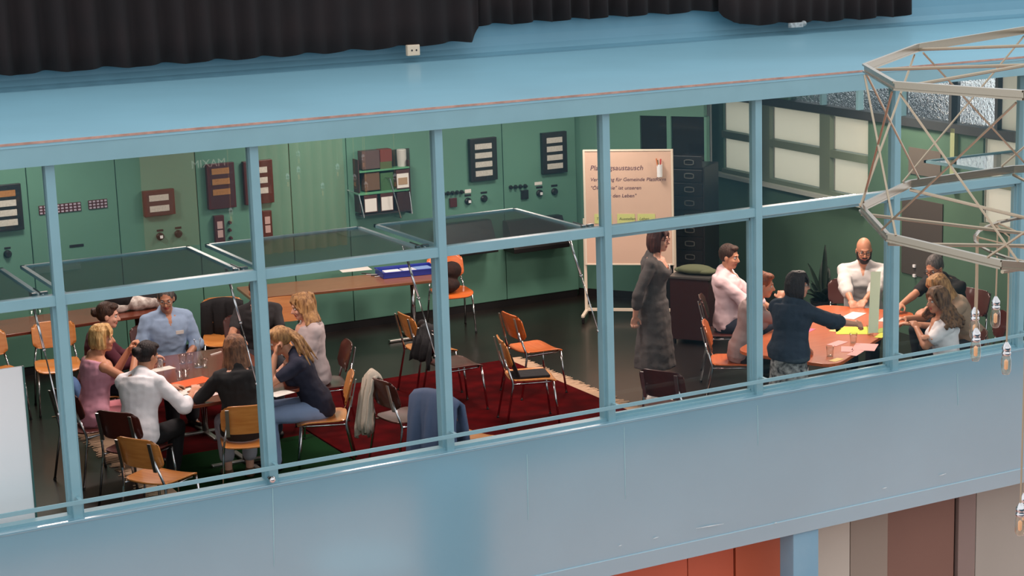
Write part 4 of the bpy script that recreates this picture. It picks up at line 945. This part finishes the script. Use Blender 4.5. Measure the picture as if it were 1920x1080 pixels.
def person(label, x, y, face, **k):
    """face: direction the pelvis faces in degrees (0 = +X, 90 = +Y). all targets are given in room coordinates"""
    g = Fig(); K = k.get('size', 1.0); sex = k.get('sex', 'f'); standing = k.get('standing', False)
    hipz = k.get('hipz', .93*K if standing else .535)
    yaw = math.radians(face); F = Vector((math.cos(yaw), math.sin(yaw), 0)); Lf = Vector((-F.y, F.x, 0)); Z = Vector((0, 0, 1))
    lean = math.radians(k.get('lean', 5)); side = math.radians(k.get('side', 0)); tw = math.radians(k.get('twist', 0))
    P = Vector((x, y, hipz)); root = thing('person', label, 'person', (x, y, 0), 0, k.get('group'))
    inv = Matrix.Translation((-x, -y, 0))
    def A(o): o.parent = root; o.matrix_parent_inverse = inv; return o
    F2 = (F*math.cos(tw)+Lf*math.sin(tw)); L2 = (Lf*math.cos(tw)-F*math.sin(tw))
    up = (Z*math.cos(lean)*math.cos(side)+F2*math.sin(lean)+L2*math.sin(side)).normalized()
    L2 = (L2-up*L2.dot(up)).normalized(); F2 = L2.cross(up)
    # spine, bending progressively
    def sp(t):        # t metres up the spine
        q = t*K; b = min(1, t/.25); u0 = (Z*.4+up*.6).normalized()
        return P+u0*min(q, .12*K)+up*max(0, q-.12*K)
    sw = (.185 if sex == 'm' else .165)*K; fat = k.get('fat', 1.0)
    prof = [(-.07, .13, .10, 0), (-.02, .165, .118, 0), (.06, .162, .115, 0), (.16, .135 if sex == 'f' else .15, .098, .01), (.24, .132 if sex == 'f' else .158, .098, .015), (.34, .152 if sex == 'f' else .172, .108, .012), (.42, .155 if sex == 'f' else .178, .10, 0), (.475, .135, .078, -.008), (.515, .075, .058, -.008), (.55, .052, .052, 0)]
    def torso(mb, inf, t0=-.1, t1=.6, flare=0):
        rings = []
        for t, hw, hd, fo in prof:
            if t < t0 or t > t1: continue
            c = sp(t)+F2*fo*K; ff, ll = (F, Lf) if t < .03 else (F2, L2)
            fl = flare*max(0, .3-t)
            ex = .010 if (inf > 0 and t > .3) else 0; rings.append([c+ll*((hw*K*fat+inf+fl+ex)*math.cos(a))+ff*((hd*K*fat+inf+fl*.6+ex)*math.sin(a)) for a in [2*math.pi*i/18 for i in range(18)]])
        mb.loft(rings)
        if sex == 'f' and t1 > .35:
            for s_ in (-1, 1): mb.ell(sp(.335)+F2*(.085*K+inf*.6)+L2*s_*.068*K, (.062*K+inf*.5,)*3)
    sh = {s_: sp(.435)+L2*s_*(sw-.008)-F2*.012+up*k.get('shrug', 0) for s_ in (-1, 1)}      # +1 = left
    hip = {s_: P+Lf*s_*.09*K-Z*.01 for s_ in (-1, 1)}
    ua, fa, th, sn = .285*K*k.get('arm', 1), .25*K*k.get('arm', 1), .43*K, .42*K
    hands = {1: k.get('lh'), -1: k.get('rh')}; el = {}; wr_ = {}
    for s_ in (1, -1):
        t = hands[s_]
        if t is None: t = (hip[s_]+L2*s_*.12+F2*.05-Z*.0) if standing else (hip[s_]+F*.3+Z*.08-Lf*s_*.02)
        t = Vector(t); pole = {1: k.get('lpole'), -1: k.get('rpole')}[s_] or (L2*s_*.6-Z*.8-F2*.4)
        el[s_], wr_[s_] = ik(sh[s_], t, ua, fa, Vector(pole))
    kn = {}; an = {}; fdir = {}
    for s_ in (1, -1):
        ft = {1: k.get('lf'), -1: k.get('rf')}[s_]
        if ft is None: ft = (P+Lf*s_*.09*K+F*(.0 if standing else .40)) if not k.get('feet_back') else P+Lf*s_*.1+F*.18
        ft = Vector((ft[0], ft[1], .085)); kn[s_], an[s_] = ik(hip[s_], ft, th, sn, F*1.0+Z*(0 if standing else .9)+Lf*s_*k.get('splay', .1)); fdir[s_] = (F+Lf*s_*.15).normalized()
    # head frame
    hy = math.radians(k.get('hyaw', 0)); hp = math.radians(k.get('hpitch', -5)); hr = math.radians(k.get('hroll', 0))
    base = F2*.0+F
    bt = math.radians(k.get('twist', 0))
    hf = (F*math.cos(hy+bt)+Lf*math.sin(hy+bt)); hl = Vector((-hf.y, hf.x, 0)); hf = hf*math.cos(hp)+Z*math.sin(hp); hu = hf.cross(hl)
    hl, hu = hl*math.cos(hr)+hu*math.sin(hr), hu*math.cos(hr)-hl*math.sin(hr)
    nb = sp(.50); hc = nb+(up*.6+hu*.4).normalized()*.155*K+hf*.035*K
    HK = .93*K**.5; R3 = Matrix((hf, hl, hu)).transposed()
    def hp_(a, b, c): return hc+(hf*a+hl*b+hu*c)*HK
    def he(mb, c, r): mb.ell(hp_(*c), tuple(q*HK for q in r), R3, 18, 12)
    g.root, g.hc, g.hf, g.hl, g.hu, g.HK, g.sh, g.sp, g.F, g.L, g.F2, g.L2, g.up = root, hc, hf, hl, hu, HK, sh, sp, F, Lf, F2, L2, up
    skn = SK[k.get('skin', 'a')]
    # ---- body: one continuous surface
    b = MB(); torso(b, 0)
    b.cap(sp(.46), hc-hu*.05*HK-hf*.01, .056*K, .052*K)
    he(b, (-.012, 0, .035), (.096, .076, .098)); he(b, (.022, 0, -.028), (.072, .062, .082)); he(b, (.058, 0, -.088), (.032, .034, .028)); he(b, (.03, 0, -.07), (.055, .052, .045))
    he(b, (.082, 0, .03), (.014, .046, .012))
    for s_ in (-1, 1): he(b, (-.004, s_*.078, -.008), (.019, .009, .031)); he(b, (.066, s_*.036, -.028), (.024, .022, .022)); he(b, (.078, s_*.02, .0), (.008, .006, .02))
    b.cap(hp_(.09, 0, .012), hp_(.113, 0, -.026), .009*HK, .013*HK); he(b, (.1, 0, -.031), (.012, .016, .008))
    he(b, (.087, 0, -.055), (.011, .024, .007)); he(b, (.085, 0, -.066), (.012, .021, .008))
    for s_ in (1, -1):
        b.ell(sh[s_], (.05*K,)*3); b.cap(sh[s_], el[s_], .045*K, .036*K); b.cap(sp(.475)+L2*s_*.03, sh[s_]+up*.004, .036*K, .034*K); b.cap(el[s_], wr_[s_], .040*K, .0255*K)
        # hand
        d = (wr_[s_]-el[s_]).normalized(); pn = Vector({1: k.get('lpalm'), -1: k.get('rpalm')}[s_] or (0, 0, -1)); pn = (pn-d*pn.dot(d)).normalized(); sd = d.cross(pn)
        curl = {1: k.get('lcurl', .5), -1: k.get('rcurl', .5)}[s_]
        Rh = Matrix((d, sd, pn)).transposed(); w0 = wr_[s_]; b.ell(w0+d*.05*K, (.052*K, .041*K, .016*K), Rh)
        for fi, (o_, ln) in enumerate(((-.031, .064), (-.0105, .076), (.0105, .072), (.031, .056))):
            p0 = w0+d*.085*K+sd*o_*K; c1 = curl*.7; d1 = d*math.cos(c1)+pn*math.sin(c1); p1 = p0+d1*ln*.5*K
            c2 = curl*1.9; d2 = d*math.cos(c2)+pn*math.sin(c2); p2 = p1+d2*ln*.32*K; c3 = curl*2.7; p3 = p2+(d*math.cos(c3)+pn*math.sin(c3))*ln*.25*K
            b.cap(p0, p1, .0095*K, .0088*K, 8); b.cap(p1, p2, .0088*K, .008*K, 8); b.cap(p2, p3, .008*K, .0072*K, 8)
        tsd = -1 if (sd.dot(L2)*s_) > 0 else 1
        if k.get('thumb_%d' % s_): tsd *= -1
        q0 = w0+d*.025*K+sd*tsd*.028*K; q1 = q0+(d*.6+sd*tsd*.7+pn*.35).normalized()*.042*K; q2 = q1+(d*.9+sd*tsd*.1+pn*.5).normalized()*.034*K
        b.cap(q0, q1, .013*K, .0105*K, 8); b.cap(q1, q2, .0105*K, .009*K, 8)
        b.cap(hip[s_], kn[s_], .082*K, .055*K, 14); b.cap(kn[s_], an[s_], .054*K, .034*K, 14)
        an_ = an[s_]; b.cap(an_-fdir[s_]*.02-Z*.035, an_+fdir[s_]*.13-Z*.052, .032*K, .026*K)
    lipc = hp_(.093, 0, -.061)
    def bm_(c):
        dv = c-lipc; return 1 if (abs(dv.dot(hf)) < .022 and abs(dv.dot(hl)) < .024*HK and abs(dv.dot(hu)) < .011*HK) else 0
    A(remesh(b, 'body', [skn, LIP], VOX, 3, mfn=bm_))
    for s_ in (-1, 1):
        e = MB(); e.ell(hp_(.077, s_*.031, .008), (.0125*HK,)*3, R3, 12, 8)
        o = A(e.build('eye', [EYEW, IRIS], smooth=True)); ec = hp_(.0895, s_*.031, .008+(-.003 if hp < -.3 else 0))
        o.data.polygons.foreach_set('material_index', [1 if (p.center-ec).length < .0065 else 0 for p in o.data.polygons])
        br = MB(); br.tube([hp_(.091, s_*.014, .029), hp_(.092, s_*.03, .034), hp_(.078, s_*.05, .028)], [.003, .0038, .002], 6); A(br.build('eyebrow', k['hair'] if 'hair' in k else IRIS, smooth=True))
    if k.get('glasses'):
        gl = MB()
        for s_ in (-1, 1):
            gl.tube([hp_(.104, s_*.033+.023*math.cos(t*math.pi/6), .004+.018*math.sin(t*math.pi/6)) for t in range(12)], .0026, 6, closed=True)
            gl.tube([hp_(.102, s_*.056, .010), hp_(.05, s_*.078, .010), hp_(-.01, s_*.083, .006)], .0024, 6)
        gl.tube([hp_(.105, -.01, .008), hp_(.109, 0, .010), hp_(.105, .01, .008)], .0026, 6); A(gl.build('glasses', mat('glasses_'+k['glasses'], {'black': (26, 24, 26), 'red': (120, 40, 36), 'grey': (120, 116, 112)}[k['glasses']], .3), smooth=True))
    # ---- clothing
    def limbs_(mb, inf, upto_el=1.0, fore=0.0, loose=0):
        for s_ in (1, -1):
            mb.ell(sh[s_], ((.05*K+inf*.7),)*3); mb.cap(sp(.485)+L2*s_*.04, sh[s_]+up*.012, .042*K+inf*.6, .038*K+inf*.7)
            e = sh[s_].lerp(el[s_], upto_el); mb.cap(sh[s_], e, .045*K+inf*.75, .038*K+inf*.8+loose*.6)
            if fore > 0: mb.cap(el[s_], el[s_].lerp(wr_[s_], fore), .042*K+inf+loose*.5, .034*K+inf)
    top = k['top']       # dict: m, sleeve(0..1 upper), fore(0..1), neck ('round','v','collar','tank'), length
    inf = top.get('inf', .013); m_ = MB(); torso(m_, inf, t0=top.get('t0', -.08), t1=.49, flare=top.get('flare', 0))
    m_.cap(sp(.42)-F2*.012, sp(.50)-F2*.014, .108*K, .066*K+inf*.5, 14)
    if top.get('sleeve', 1) > 0: limbs_(m_, inf, top.get('sleeve', 1), top.get('fore', 0), top.get('loose', 0))
    else:
        for s_ in (1, -1): m_.cap(sp(.485)+L2*s_*.05, sh[s_]-L2*s_*.03, .045*K, .05*K)
    if top.get('skirt'):       # dress down to the given height
        zb = top['skirt']; rings = []; n = 22; c0 = P
        for i in range(8):
            t = i/7; z = hipz+.06-(hipz+.06-zb)*t; rx = (.172+.055*t*top.get('sk', 1))*K; ry = (.135+.085*t*top.get('sk', 1))*K; rings.append([Vector((P.x, P.y, z))+F*.01+Lf*((rx+.012*t*math.sin(j*2.2))*math.cos(2*math.pi*j/n))+F*((ry+.014*t*math.sin(j*2.6))*math.sin(2*math.pi*j/n)) for j in range(n)])
        m_.loft(rings)
    if k.get('collar') or top.get('neck') == 'collar':
        cr_ = MB(); pts = [sp(.50)+F2*(.0+.062*math.cos(a))*K+L2*(.066*math.sin(a))*K+up*(.012-.03*max(0, math.cos(a))) for a in [math.pi*2*i/16 for i in range(16)]]
        m_.tube(pts, .014, 8, closed=True)
    neck = top.get('neck', 'round')
    def nfn(c):
        dv = c-sp(.48); f_, l_, u_ = dv.dot(F2), dv.dot(L2), dv.dot(up)
        if neck == 'v': return 1 if (f_ > .0 and u_ > -.14*K and abs(l_) < .012+.5*(u_+.14*K)) else 0
        if neck == 'deepv': return 1 if (f_ > .0 and u_ > -.13*K and abs(l_) < .02+.62*(u_+.13*K)) else 0
        if neck == 'collar': return 1 if (f_ > .03 and u_ > -.055*K and abs(l_) < .004+.3*(u_+.055*K)) else 0
        if neck == 'tank': return 1 if u_ > -.005 or (f_ > .02 and u_ > -.05) else 0
        return 1 if (f_ > .02 and u_ > -.045*K and abs(l_) < .07) else 0
    tp = remesh(m_, top.get('name', 'shirt'), [top['m'], skn], .010, top.get('sm', 3), mfn=nfn); A(tp)
    # cloth folds
    rs = sum(map(ord, label)) % 97
    fo_ = top.get('fold', 1)
    displace(tp, lambda c, n_: c+n_*(.004+max(-.006, .010*noise.noise(Vector((c.x*7+rs, c.y*7, c.z*13)))+.006*noise.noise(Vector((c.x*16, c.y*16+rs, c.z*22)))))*fo_)
    if not top.get('skirt') and 'bottom' in k:
        bt_ = k['bottom']; m_ = MB(); inf = .012
        rings = []
        for t, hw, hd in ((-.11, .10, .08), (-.07, .14, .11), (-.02, .165, .120), (.03, .155, .11), (.06, .14, .10)):
            c = P+Z*t*K; ti = inf if t < 0 else .002; rings.append([c+Lf*((hw*K*fat+ti)*math.cos(a))+F*((hd*K*fat+ti)*math.sin(a)) for a in [2*math.pi*i/18 for i in range(18)]])
        m_.loft(rings); down = bt_.get('down', .95)
        for s_ in (1, -1):
            m_.cap(hip[s_].lerp(kn[s_], .06)-Z*.006, kn[s_], .082*K+inf, .06*K+inf, 14); m_.cap(kn[s_], kn[s_].lerp(an[s_], down), .058*K+inf, .04*K+inf+bt_.get('loose', .01), 14)
        if bt_.get('skirt'):
            zb = bt_['skirt']; n = 22
            m_.loft([[Vector((P.x, P.y, hipz+.1-(hipz+.1-zb)*i/6))+Lf*((.17+.05*i/6)*K*math.cos(2*math.pi*j/n))+F*((.13+.06*i/6)*K*math.sin(2*math.pi*j/n)) for j in range(n)] for i in range(7)])
        tr = remesh(m_, bt_.get('name', 'trousers'), [bt_['m']], .012, 3); A(tr)
        displace(tr, lambda c, n_: c+n_*(.002+.006*noise.noise(c*11)))
    if 'shoe' in k:
        for s_ in (1, -1):
            m_ = MB(); a_ = an[s_]; f_ = fdir[s_]; m_.cap(a_-f_*.03-Z*.045, a_+f_*.05-Z*.045, .04*K, .04*K); m_.cap(a_+f_*.05-Z*.055, a_+f_*.17-Z*.06, .038*K, .03*K); m_.cap(a_-Z*.02, a_-Z*.04, .042, .042)
            o = remesh(m_, 'shoe', [k['shoe']], .01, 2); A(o)
            displace(o, lambda c, n_: Vector((c.x, c.y, max(c.z, .013))))
    if top.get('tag'):
        l_, t_ = top['tag']; c = sp(t_)+F2*(.150 if sex == 'f' else .147)*K*fat+L2*l_; Rt = Matrix((L2, up, F2)).transposed()
        A(MB().box(c, (.075, .035, .006), Rt).build('name_tag', mat('name_tag', (236, 230, 224), .5)))
    # ---- hair
    if k.get('hairstyle') and 'hair' in k:
        hm = k['hair']; hs_ = k['hairstyle']; m_ = MB(); random.seed(len(label)); vx = .0065
        def lock(pts, r0, r1):
            pts = [hp_(*p) if not isinstance(p, Vector) else p for p in pts]; m_.tube(pts, [r0+(r1-r0)*i/(len(pts)-1) for i in range(len(pts))], 8)
        he(m_, (-.022, 0, .046), (.101, .085, .098))
        if hs_ == 'short': 
            he(m_, (-.03, 0, .02), (.088, .083, .085)); he(m_, (.03, 0, .105), (.06, .06, .03))
        if hs_ == 'crop': he(m_, (-.04, 0, .01), (.075, .08, .075))
        if hs_ == 'bald': m_ = MB(); 
        if hs_ in ('bob', 'bobshort', 'pixie'):
            low = {'bob': -.115, 'bobshort': -.085, 'pixie': -.05}[hs_]
            for i in range(26):
                a = math.radians(62+236*i/25)     # around the back, 0 = front
                c, s_ = math.cos(a), math.sin(a); j = random.uniform(-.006, .006)
                lock([(.0+.05*c, .04*s_, .125), (-.005+.085*c, .074*s_, .085), (-.012+.098*c, .088*s_+j, .02), (-.01+.1*c, .094*s_+j, low*.5), (-.005+.086*c, .082*s_+j*2, low+j)], .018, .011)
            for i in range(9):
                s_ = -1+2*i/8; lock([(.0, .02*s_, .13), (.055, .045*s_, .125), (.086, .062*s_+.004, .082-.02*abs(s_)), (.083, .07*s_, .062-.05*abs(s_))] if hs_ != 'pixie' else [(.0, .02*s_, .13), (.05, .05*s_, .128), (.08, .066*s_, .095-.03*abs(s_))], .014, .008)
        if hs_ in ('long', 'curly', 'wavy', 'halfup'):
            ln = k.get('hlen', .30)
            for i in range(30):
                a = math.radians(68+224*i/29); c, s_ = math.cos(a), math.sin(a); j = random.uniform(-.012, .012); L_ = ln*random.uniform(.8, 1.05)*(1 if abs(s_) < .9 else .9)
                p0 = [hp_(.0+.05*c, .04*s_, .125), hp_(-.005+.086*c, .076*s_, .085), hp_(-.012+.1*c, .09*s_+j, .02)]
                q = hp_(-.012+.098*c, .094*s_, -.05); dwn = k.get('hdir', Vector((0, 0, -1))); dwn = Vector(dwn).normalized()
                out = (hf*c*.02+hl*s_*.03)
                n_ = 6; tail = []
                for t in range(1, n_+1):
                    w_ = Vector((math.sin(t*1.7+i)*.016, math.cos(t*1.9+i*2)*.016, 0)) if hs_ in ('curly', 'wavy') else Vector((random.uniform(-.003, .003), random.uniform(-.003, .003), 0))
                    tail.append(q+dwn*L_*t/n_*.85-hf*(.0+.02*t/n_)+out*t*.5*(1.6 if hs_ == 'curly' else .6)+w_)
                lock(p0+[q]+tail, .017 if hs_ != 'curly' else .02, .006 if hs_ != 'curly' else .014)
            for i in range(8):
                s_ = -1+2*i/7; lock([(.0, .01*s_, .132), (.05, .045*s_, .124), (.083, .066*s_, .085-.02*abs(s_)), (.07, .084*s_ if abs(s_) > .3 else .05*(1 if s_ > 0 else -1), .03), (.045, .09*(1 if s_ > 0 else -1), -.04)], .012, .008)
            if hs_ == 'halfup': he(m_, (-.105, 0, .09), (.03, .035, .03)); lock([(-.09, 0, .11), (-.135, 0, .08), (-.14, 0, .0), (-.12, .01, -.08)], .022, .01)
        if hs_ == 'bun':
            he(m_, (-.03, 0, .02), (.09, .083, .088)); he(m_, (-.125, 0, .02), (.042, .05, .045)); he(m_, (-.14, .01, .035), (.03, .03, .03)); he(m_, (.03, .0, .1), (.065, .068, .035))
        if hs_ == 'updo':
            he(m_, (-.03, 0, .02), (.09, .083, .088)); he(m_, (-.07, 0, .13), (.045, .05, .04)); he(m_, (.03, .0, .1), (.065, .068, .035))
            for i in range(6): lock([(-.06, 0, .14), (-.08+random.uniform(-.04, .04), random.uniform(-.06, .06), .175)], .012, .004)
        if hs_ == 'pony':
            he(m_, (-.03, 0, .025), (.09, .083, .085)); he(m_, (.03, .0, .1), (.065, .068, .035)); hd = Vector(k.get('hdir', (0, 0, -1))).normalized()
            q0 = hp_(-.10, 0, .07)
            for i in range(16):
                a = random.uniform(0, 6.28); r_ = random.uniform(.0, .028); o_ = hl*math.cos(a)*r_+hf*math.sin(a)*r_; pts = [hp_(-.06, 0, .1)+o_*.4, q0+o_*.5]
                for t in range(1, 7): pts.append(q0-hf*.04*min(1, t/2)+hd*k.get('hlen', .36)*t/6*random.uniform(.94, 1.0)+o_*(1+.35*t))
                m_.tube(pts, [.016, .018, .016, .015, .014, .012, .009, .005], 8)
        if m_.v: A(remesh(m_, 'hair', [hm], vx, 2))
        if hs_ == 'bald' or k.get('beard'):
            m_ = MB()
            if k.get('beard'):
                he(m_, (.052, 0, -.092), (.045, .05, .04)); he(m_, (.02, 0, -.075), (.062, .064, .035)); he(m_, (.085, 0, -.05), (.02, .034, .010))
                for s_ in (-1, 1): m_.cap(hp_(.005, s_*.07, -.01), hp_(.03, s_*.055, -.075), .012, .02)
                A(remesh(m_, 'beard', [k['beard']], .0065, 2))
    return g

H_ = {'brown': hairm('brown', (74, 50, 38), (50, 34, 28)), 'blonde': hairm('blonde', (226, 188, 128), (170, 124, 72)), 'black': hairm('black', (38, 28, 28), (24, 18, 20)),
      'dkblonde': hairm('dkblonde', (196, 150, 98), (128, 90, 60)), 'ginger': hairm('ginger', (150, 82, 46), (104, 54, 34)), 'longbrown': hairm('longbrown', (142, 98, 70), (84, 56, 44)),
      'grey': hairm('grey', (110, 104, 100), (64, 60, 60)), 'curl': hairm('curl', (128, 94, 64), (70, 50, 38)), 'redbrown': hairm('redbrown', (82, 44, 36), (52, 30, 28))}
T = lambda px, py, z: HZ(px, py, z)

# left table
person('person in a maroon top with brown tied back hair, behind the blonde woman in pink', 1.26, 4.28, -12, lean=16, hyaw=-12, hpitch=-8, skin='c', hair=H_['brown'], hairstyle='bun',
       top=dict(m=cloth('maroon', (82, 30, 46)), sleeve=1, fore=.9), bottom=dict(m=cloth('dark_jeans', (36, 40, 54))), shoe=BLACK, lh=(1.72, 4.12, .80), rh=(1.70, 3.92, .80))
person('blonde short haired person in a sleeveless pink top with hands raised to the chin', 1.00, 3.28, 12, lean=10, hyaw=-36, hpitch=-2, skin='b', hair=H_['blonde'], hairstyle='bobshort',
       top=dict(m=cloth('pink', (228, 164, 184)), sleeve=0, neck='tank', name='top'), bottom=dict(m=cloth('rose_jeans', (190, 120, 130))), shoe=BLACK, lh=(1.38, 3.38, 1.03), rh=(1.40, 3.28, 1.0), lcurl=1.1, rcurl=1.1, lpole=(0, .3, -1), rpole=(0, -.5, -1))
person('dark haired person in a white shirt with rolled sleeves, seen from behind', 1.13, 2.42, 48, lean=20, hyaw=-25, hpitch=-18, skin='b', hair=H_['black'], hairstyle='bun',
       top=dict(m=cloth('white_shirt', (246, 243, 247)), sleeve=1, fore=.35, neck='collar', inf=.02, loose=.006), bottom=dict(m=cloth('black_trousers', (22, 22, 26))), shoe=BLACK, rh=(1.64, 2.50, .80), lh=(1.55, 2.82, .80), splay=.3)
person('grey haired man in a light blue shirt, white name tag, facing us across the table', 2.10, 4.72, -90, sex='m', size=1.04, lean=14, hyaw=-20, hpitch=-16, skin='b', hair=H_['grey'], hairstyle='crop', glasses='grey',
       top=dict(m=cloth('light_blue', (156, 180, 210)), sleeve=1, fore=.25, neck='collar', inf=.022, loose=.006, tag=(.08, .36)), bottom=dict(m=cloth('dark_trousers', (40, 42, 50))), shoe=BLACK, lh=(2.22, 4.42, .66), rh=(1.96, 4.40, .66))
person('person with long light brown hair and black top, back to us on an orange chair', 1.92, 2.12, 78, lean=13, hyaw=0, hpitch=-12, skin='c', hair=H_['longbrown'], hairstyle='long', hlen=.27,
       top=dict(m=cloth('black_top', (26, 26, 28)), sleeve=.9, t0=-.11, inf=.017), bottom=dict(m=cloth('pale_grey_jeans', (168, 164, 172)), down=.72), shoe=mat('brown_sandal', (92, 66, 44), .6), lh=(1.70, 2.60, .80), rh=(2.12, 2.66, .80))
person('person in a dark grey tee mostly hidden behind the second mullion', 2.98, 4.62, -100, lean=16, hyaw=-10, hpitch=-10, skin='b', hair=H_['brown'], hairstyle='short', sex='m',
       top=dict(m=cloth('dark_grey_tee', (48, 46, 48)), sleeve=.65), bottom=dict(m=cloth('dark_trousers', (40, 42, 50))), shoe=BLACK, lh=(2.95, 4.10, .80), rh=(2.62, 4.12, .80))
person('blonde person in a pale grey pink blouse facing left, hair half up', 3.10, 3.46, 170, lean=4, hyaw=4, hpitch=-14, skin='c', hair=H_['dkblonde'], hairstyle='halfup', hlen=.16,
       top=dict(m=cloth('pale_blouse', (190, 176, 176)), sleeve=.8, inf=.024, loose=.012, neck='v'), bottom=dict(m=cloth('dark_jeans', (36, 40, 54))), shoe=BLACK)
person('person in a navy top with a long blonde ponytail, chin resting on the hand', 2.72, 2.44, 160, lean=26, hyaw=0, hpitch=-22, skin='b', hair=H_['dkblonde'], hairstyle='pony', hlen=.36, hdir=(.35, -.25, -.9),
       top=dict(m=cloth('navy_top', (32, 36, 56)), sleeve=.6, inf=.016, t0=-.11), bottom=dict(m=cloth('light_blue_jeans', (150, 172, 210))), shoe=BLACK, lh=(2.36, 2.46, 1.02), lpole=(-.4, -.4, -1), rh=(2.3, 2.72, .80), lcurl=1.2, lpalm=(1, 0, .3))
# the standing woman
person('standing person in a long dark grey dress with red glasses, one hand behind the back', 6.20, 2.62, -38, standing=True, size=.985, lean=3, hyaw=-10, hpitch=-4, skin='c', hair=H_['redbrown'], hairstyle='bob', glasses='red',
       top=dict(m=cloth('dark_grey_wool', (84, 78, 76), bs=40), sleeve=1, fore=.55, neck='deepv', skirt=.34, name='dress', sk=.75, inf=.014, tag=(.0, .40)), shoe=mat('white_shoe', (224, 214, 208), .5),
       rh=(5.98, 2.58, .86), rpole=(-.7, -.3, -.1), lh=(6.28, 2.86, .86), lpole=(-.3, 1, 0), rcurl=1.2)
# right table
person('dark haired man in a pale pink shirt leaning back on his chair', 7.34, 3.04, -46, sex='m', size=1.02, lean=-2, hyaw=-12, hpitch=-8, skin='b', hair=H_['brown'], hairstyle='short',
       top=dict(m=cloth('pale_pink_shirt', (240, 208, 212)), sleeve=1, fore=.5, neck='collar', inf=.022, loose=.006), bottom=dict(m=cloth('navy_trousers', (34, 38, 54))), shoe=BLACK, lh=(7.74, 2.86, .66), rh=(7.58, 2.72, .66))
person('person with tied up reddish hair in a grey top, hand at the face', 6.74, 1.93, -32, lean=16, hyaw=0, hpitch=-10, skin='b', hair=H_['ginger'], hairstyle='updo',
       top=dict(m=cloth('grey_pink_top', (150, 130, 128)), sleeve=.7, inf=.018), bottom=dict(m=cloth('dark_trousers', (40, 42, 50))), shoe=BLACK, lh=(7.18, 2.08, .82), rh=(7.12, 1.86, 1.0), rcurl=1.1, rpole=(.2, -.5, -1))
person('dark bobbed person in a navy cardigan and patterned skirt holding up the yellow strip', 6.23, .52, 6, standing=True, size=.92, arm=1.2, lean=9, twist=18, hyaw=-48, hpitch=-4, skin='a', hair=H_['black'], hairstyle='bob', glasses='grey',
       top=dict(m=cloth('navy_cardigan', (34, 48, 64), bs=40), sleeve=1, fore=.25, t0=-.05, inf=.03, loose=.006, flare=.05, name='cardigan'), bottom=dict(m=mat('patterned_skirt', (40, 42, 48), .9, col2=(168, 170, 168), vscale=24), skirt=.42, name='skirt', down=.1), shoe=BLACK,
       rh=(6.96, .46, 1.03), rpole=(.1, -.4, -1), lh=(6.60, .80, .84), rcurl=1.0, rpalm=(0, .6, -.5))
person('bald bearded man with glasses in a white grey shirt, arms on the table', 8.62, 2.52, 230, sex='m', size=1.06, lean=8, hyaw=8, hpitch=-12, skin='b', hair=H_['black'], hairstyle='bald', glasses='black', beard=hairm('beard', (52, 38, 32), (34, 26, 24)),
       top=dict(m=cloth('white_grey_shirt', (206, 202, 200)), sleeve=1, fore=.35, neck='collar', inf=.024, loose=.006), bottom=dict(m=cloth('dark_trousers', (40, 42, 50))), shoe=BLACK, lh=(8.24, 2.04, .79), rh=(8.16, 2.12, .79), lpole=(.3, -.6, -.5), rpole=(-.6, .6, -.5))
person('grey haired man in a black shirt bending low over the far table end', 9.12, 1.72, 190, sex='m', size=1.04, lean=30, hyaw=6, hpitch=-22, skin='b', hair=H_['grey'], hairstyle='crop', glasses='black',
       top=dict(m=cloth('black_shirt', (24, 24, 26)), sleeve=.65, inf=.02), bottom=dict(m=cloth('dark_trousers', (40, 42, 50))), shoe=BLACK, lh=(8.30, 1.32, .79), rh=(8.28, 1.62, .79))
person('long haired blonde person in a beige top leaning over the table end', 8.70, .98, 158, lean=33, hyaw=8, hpitch=-28, skin='b', hair=H_['dkblonde'], hairstyle='long', hlen=.34, hdir=(.35, -.1, -.9),
       top=dict(m=cloth('beige_top', (164, 140, 118)), sleeve=.5, inf=.014), bottom=dict(m=cloth('dark_trousers', (40, 42, 50))), shoe=BLACK, lh=(8.02, 1.06, .79), rh=(8.12, 1.28, .79))
person('curly brown haired person in a white tee with folded arms, nearest the window', 7.97, .50, 150, hipz=.50, size=.96, lean=8, hyaw=18, hpitch=-6, skin='b', hair=H_['curl'], hairstyle='curly', hlen=.22,
       top=dict(m=cloth('white_tee', (246, 245, 248)), sleeve=.6, inf=.018, neck='v', loose=.006), bottom=dict(m=cloth('dark_trousers', (40, 42, 50))), shoe=BLACK, lh=(7.80, .74, .84), rh=(7.73, .55, .80), lpole=(-.5, -.6, -.8), rpole=(.3, .8, -.8))
# the strip held up over the right table
q = Vector((7.055, .43, .96)); o = MB().loft([[(x, y, z) for x, y in ((-.045, -.001), (.045, -.001), (.045, .001), (-.045, .001))] for z in (0, .18, .36, .54)]).build('paper_strip', mat('pale_lime_paper', (248, 246, 206), .7)); o.location = q; o.rotation_euler = (.02, .03, -.3)
tag(o, 'tall pale lime paper strip held upright by the navy cardigan person', 'paper strip')

bpy.data.scenes.remove(WORK)
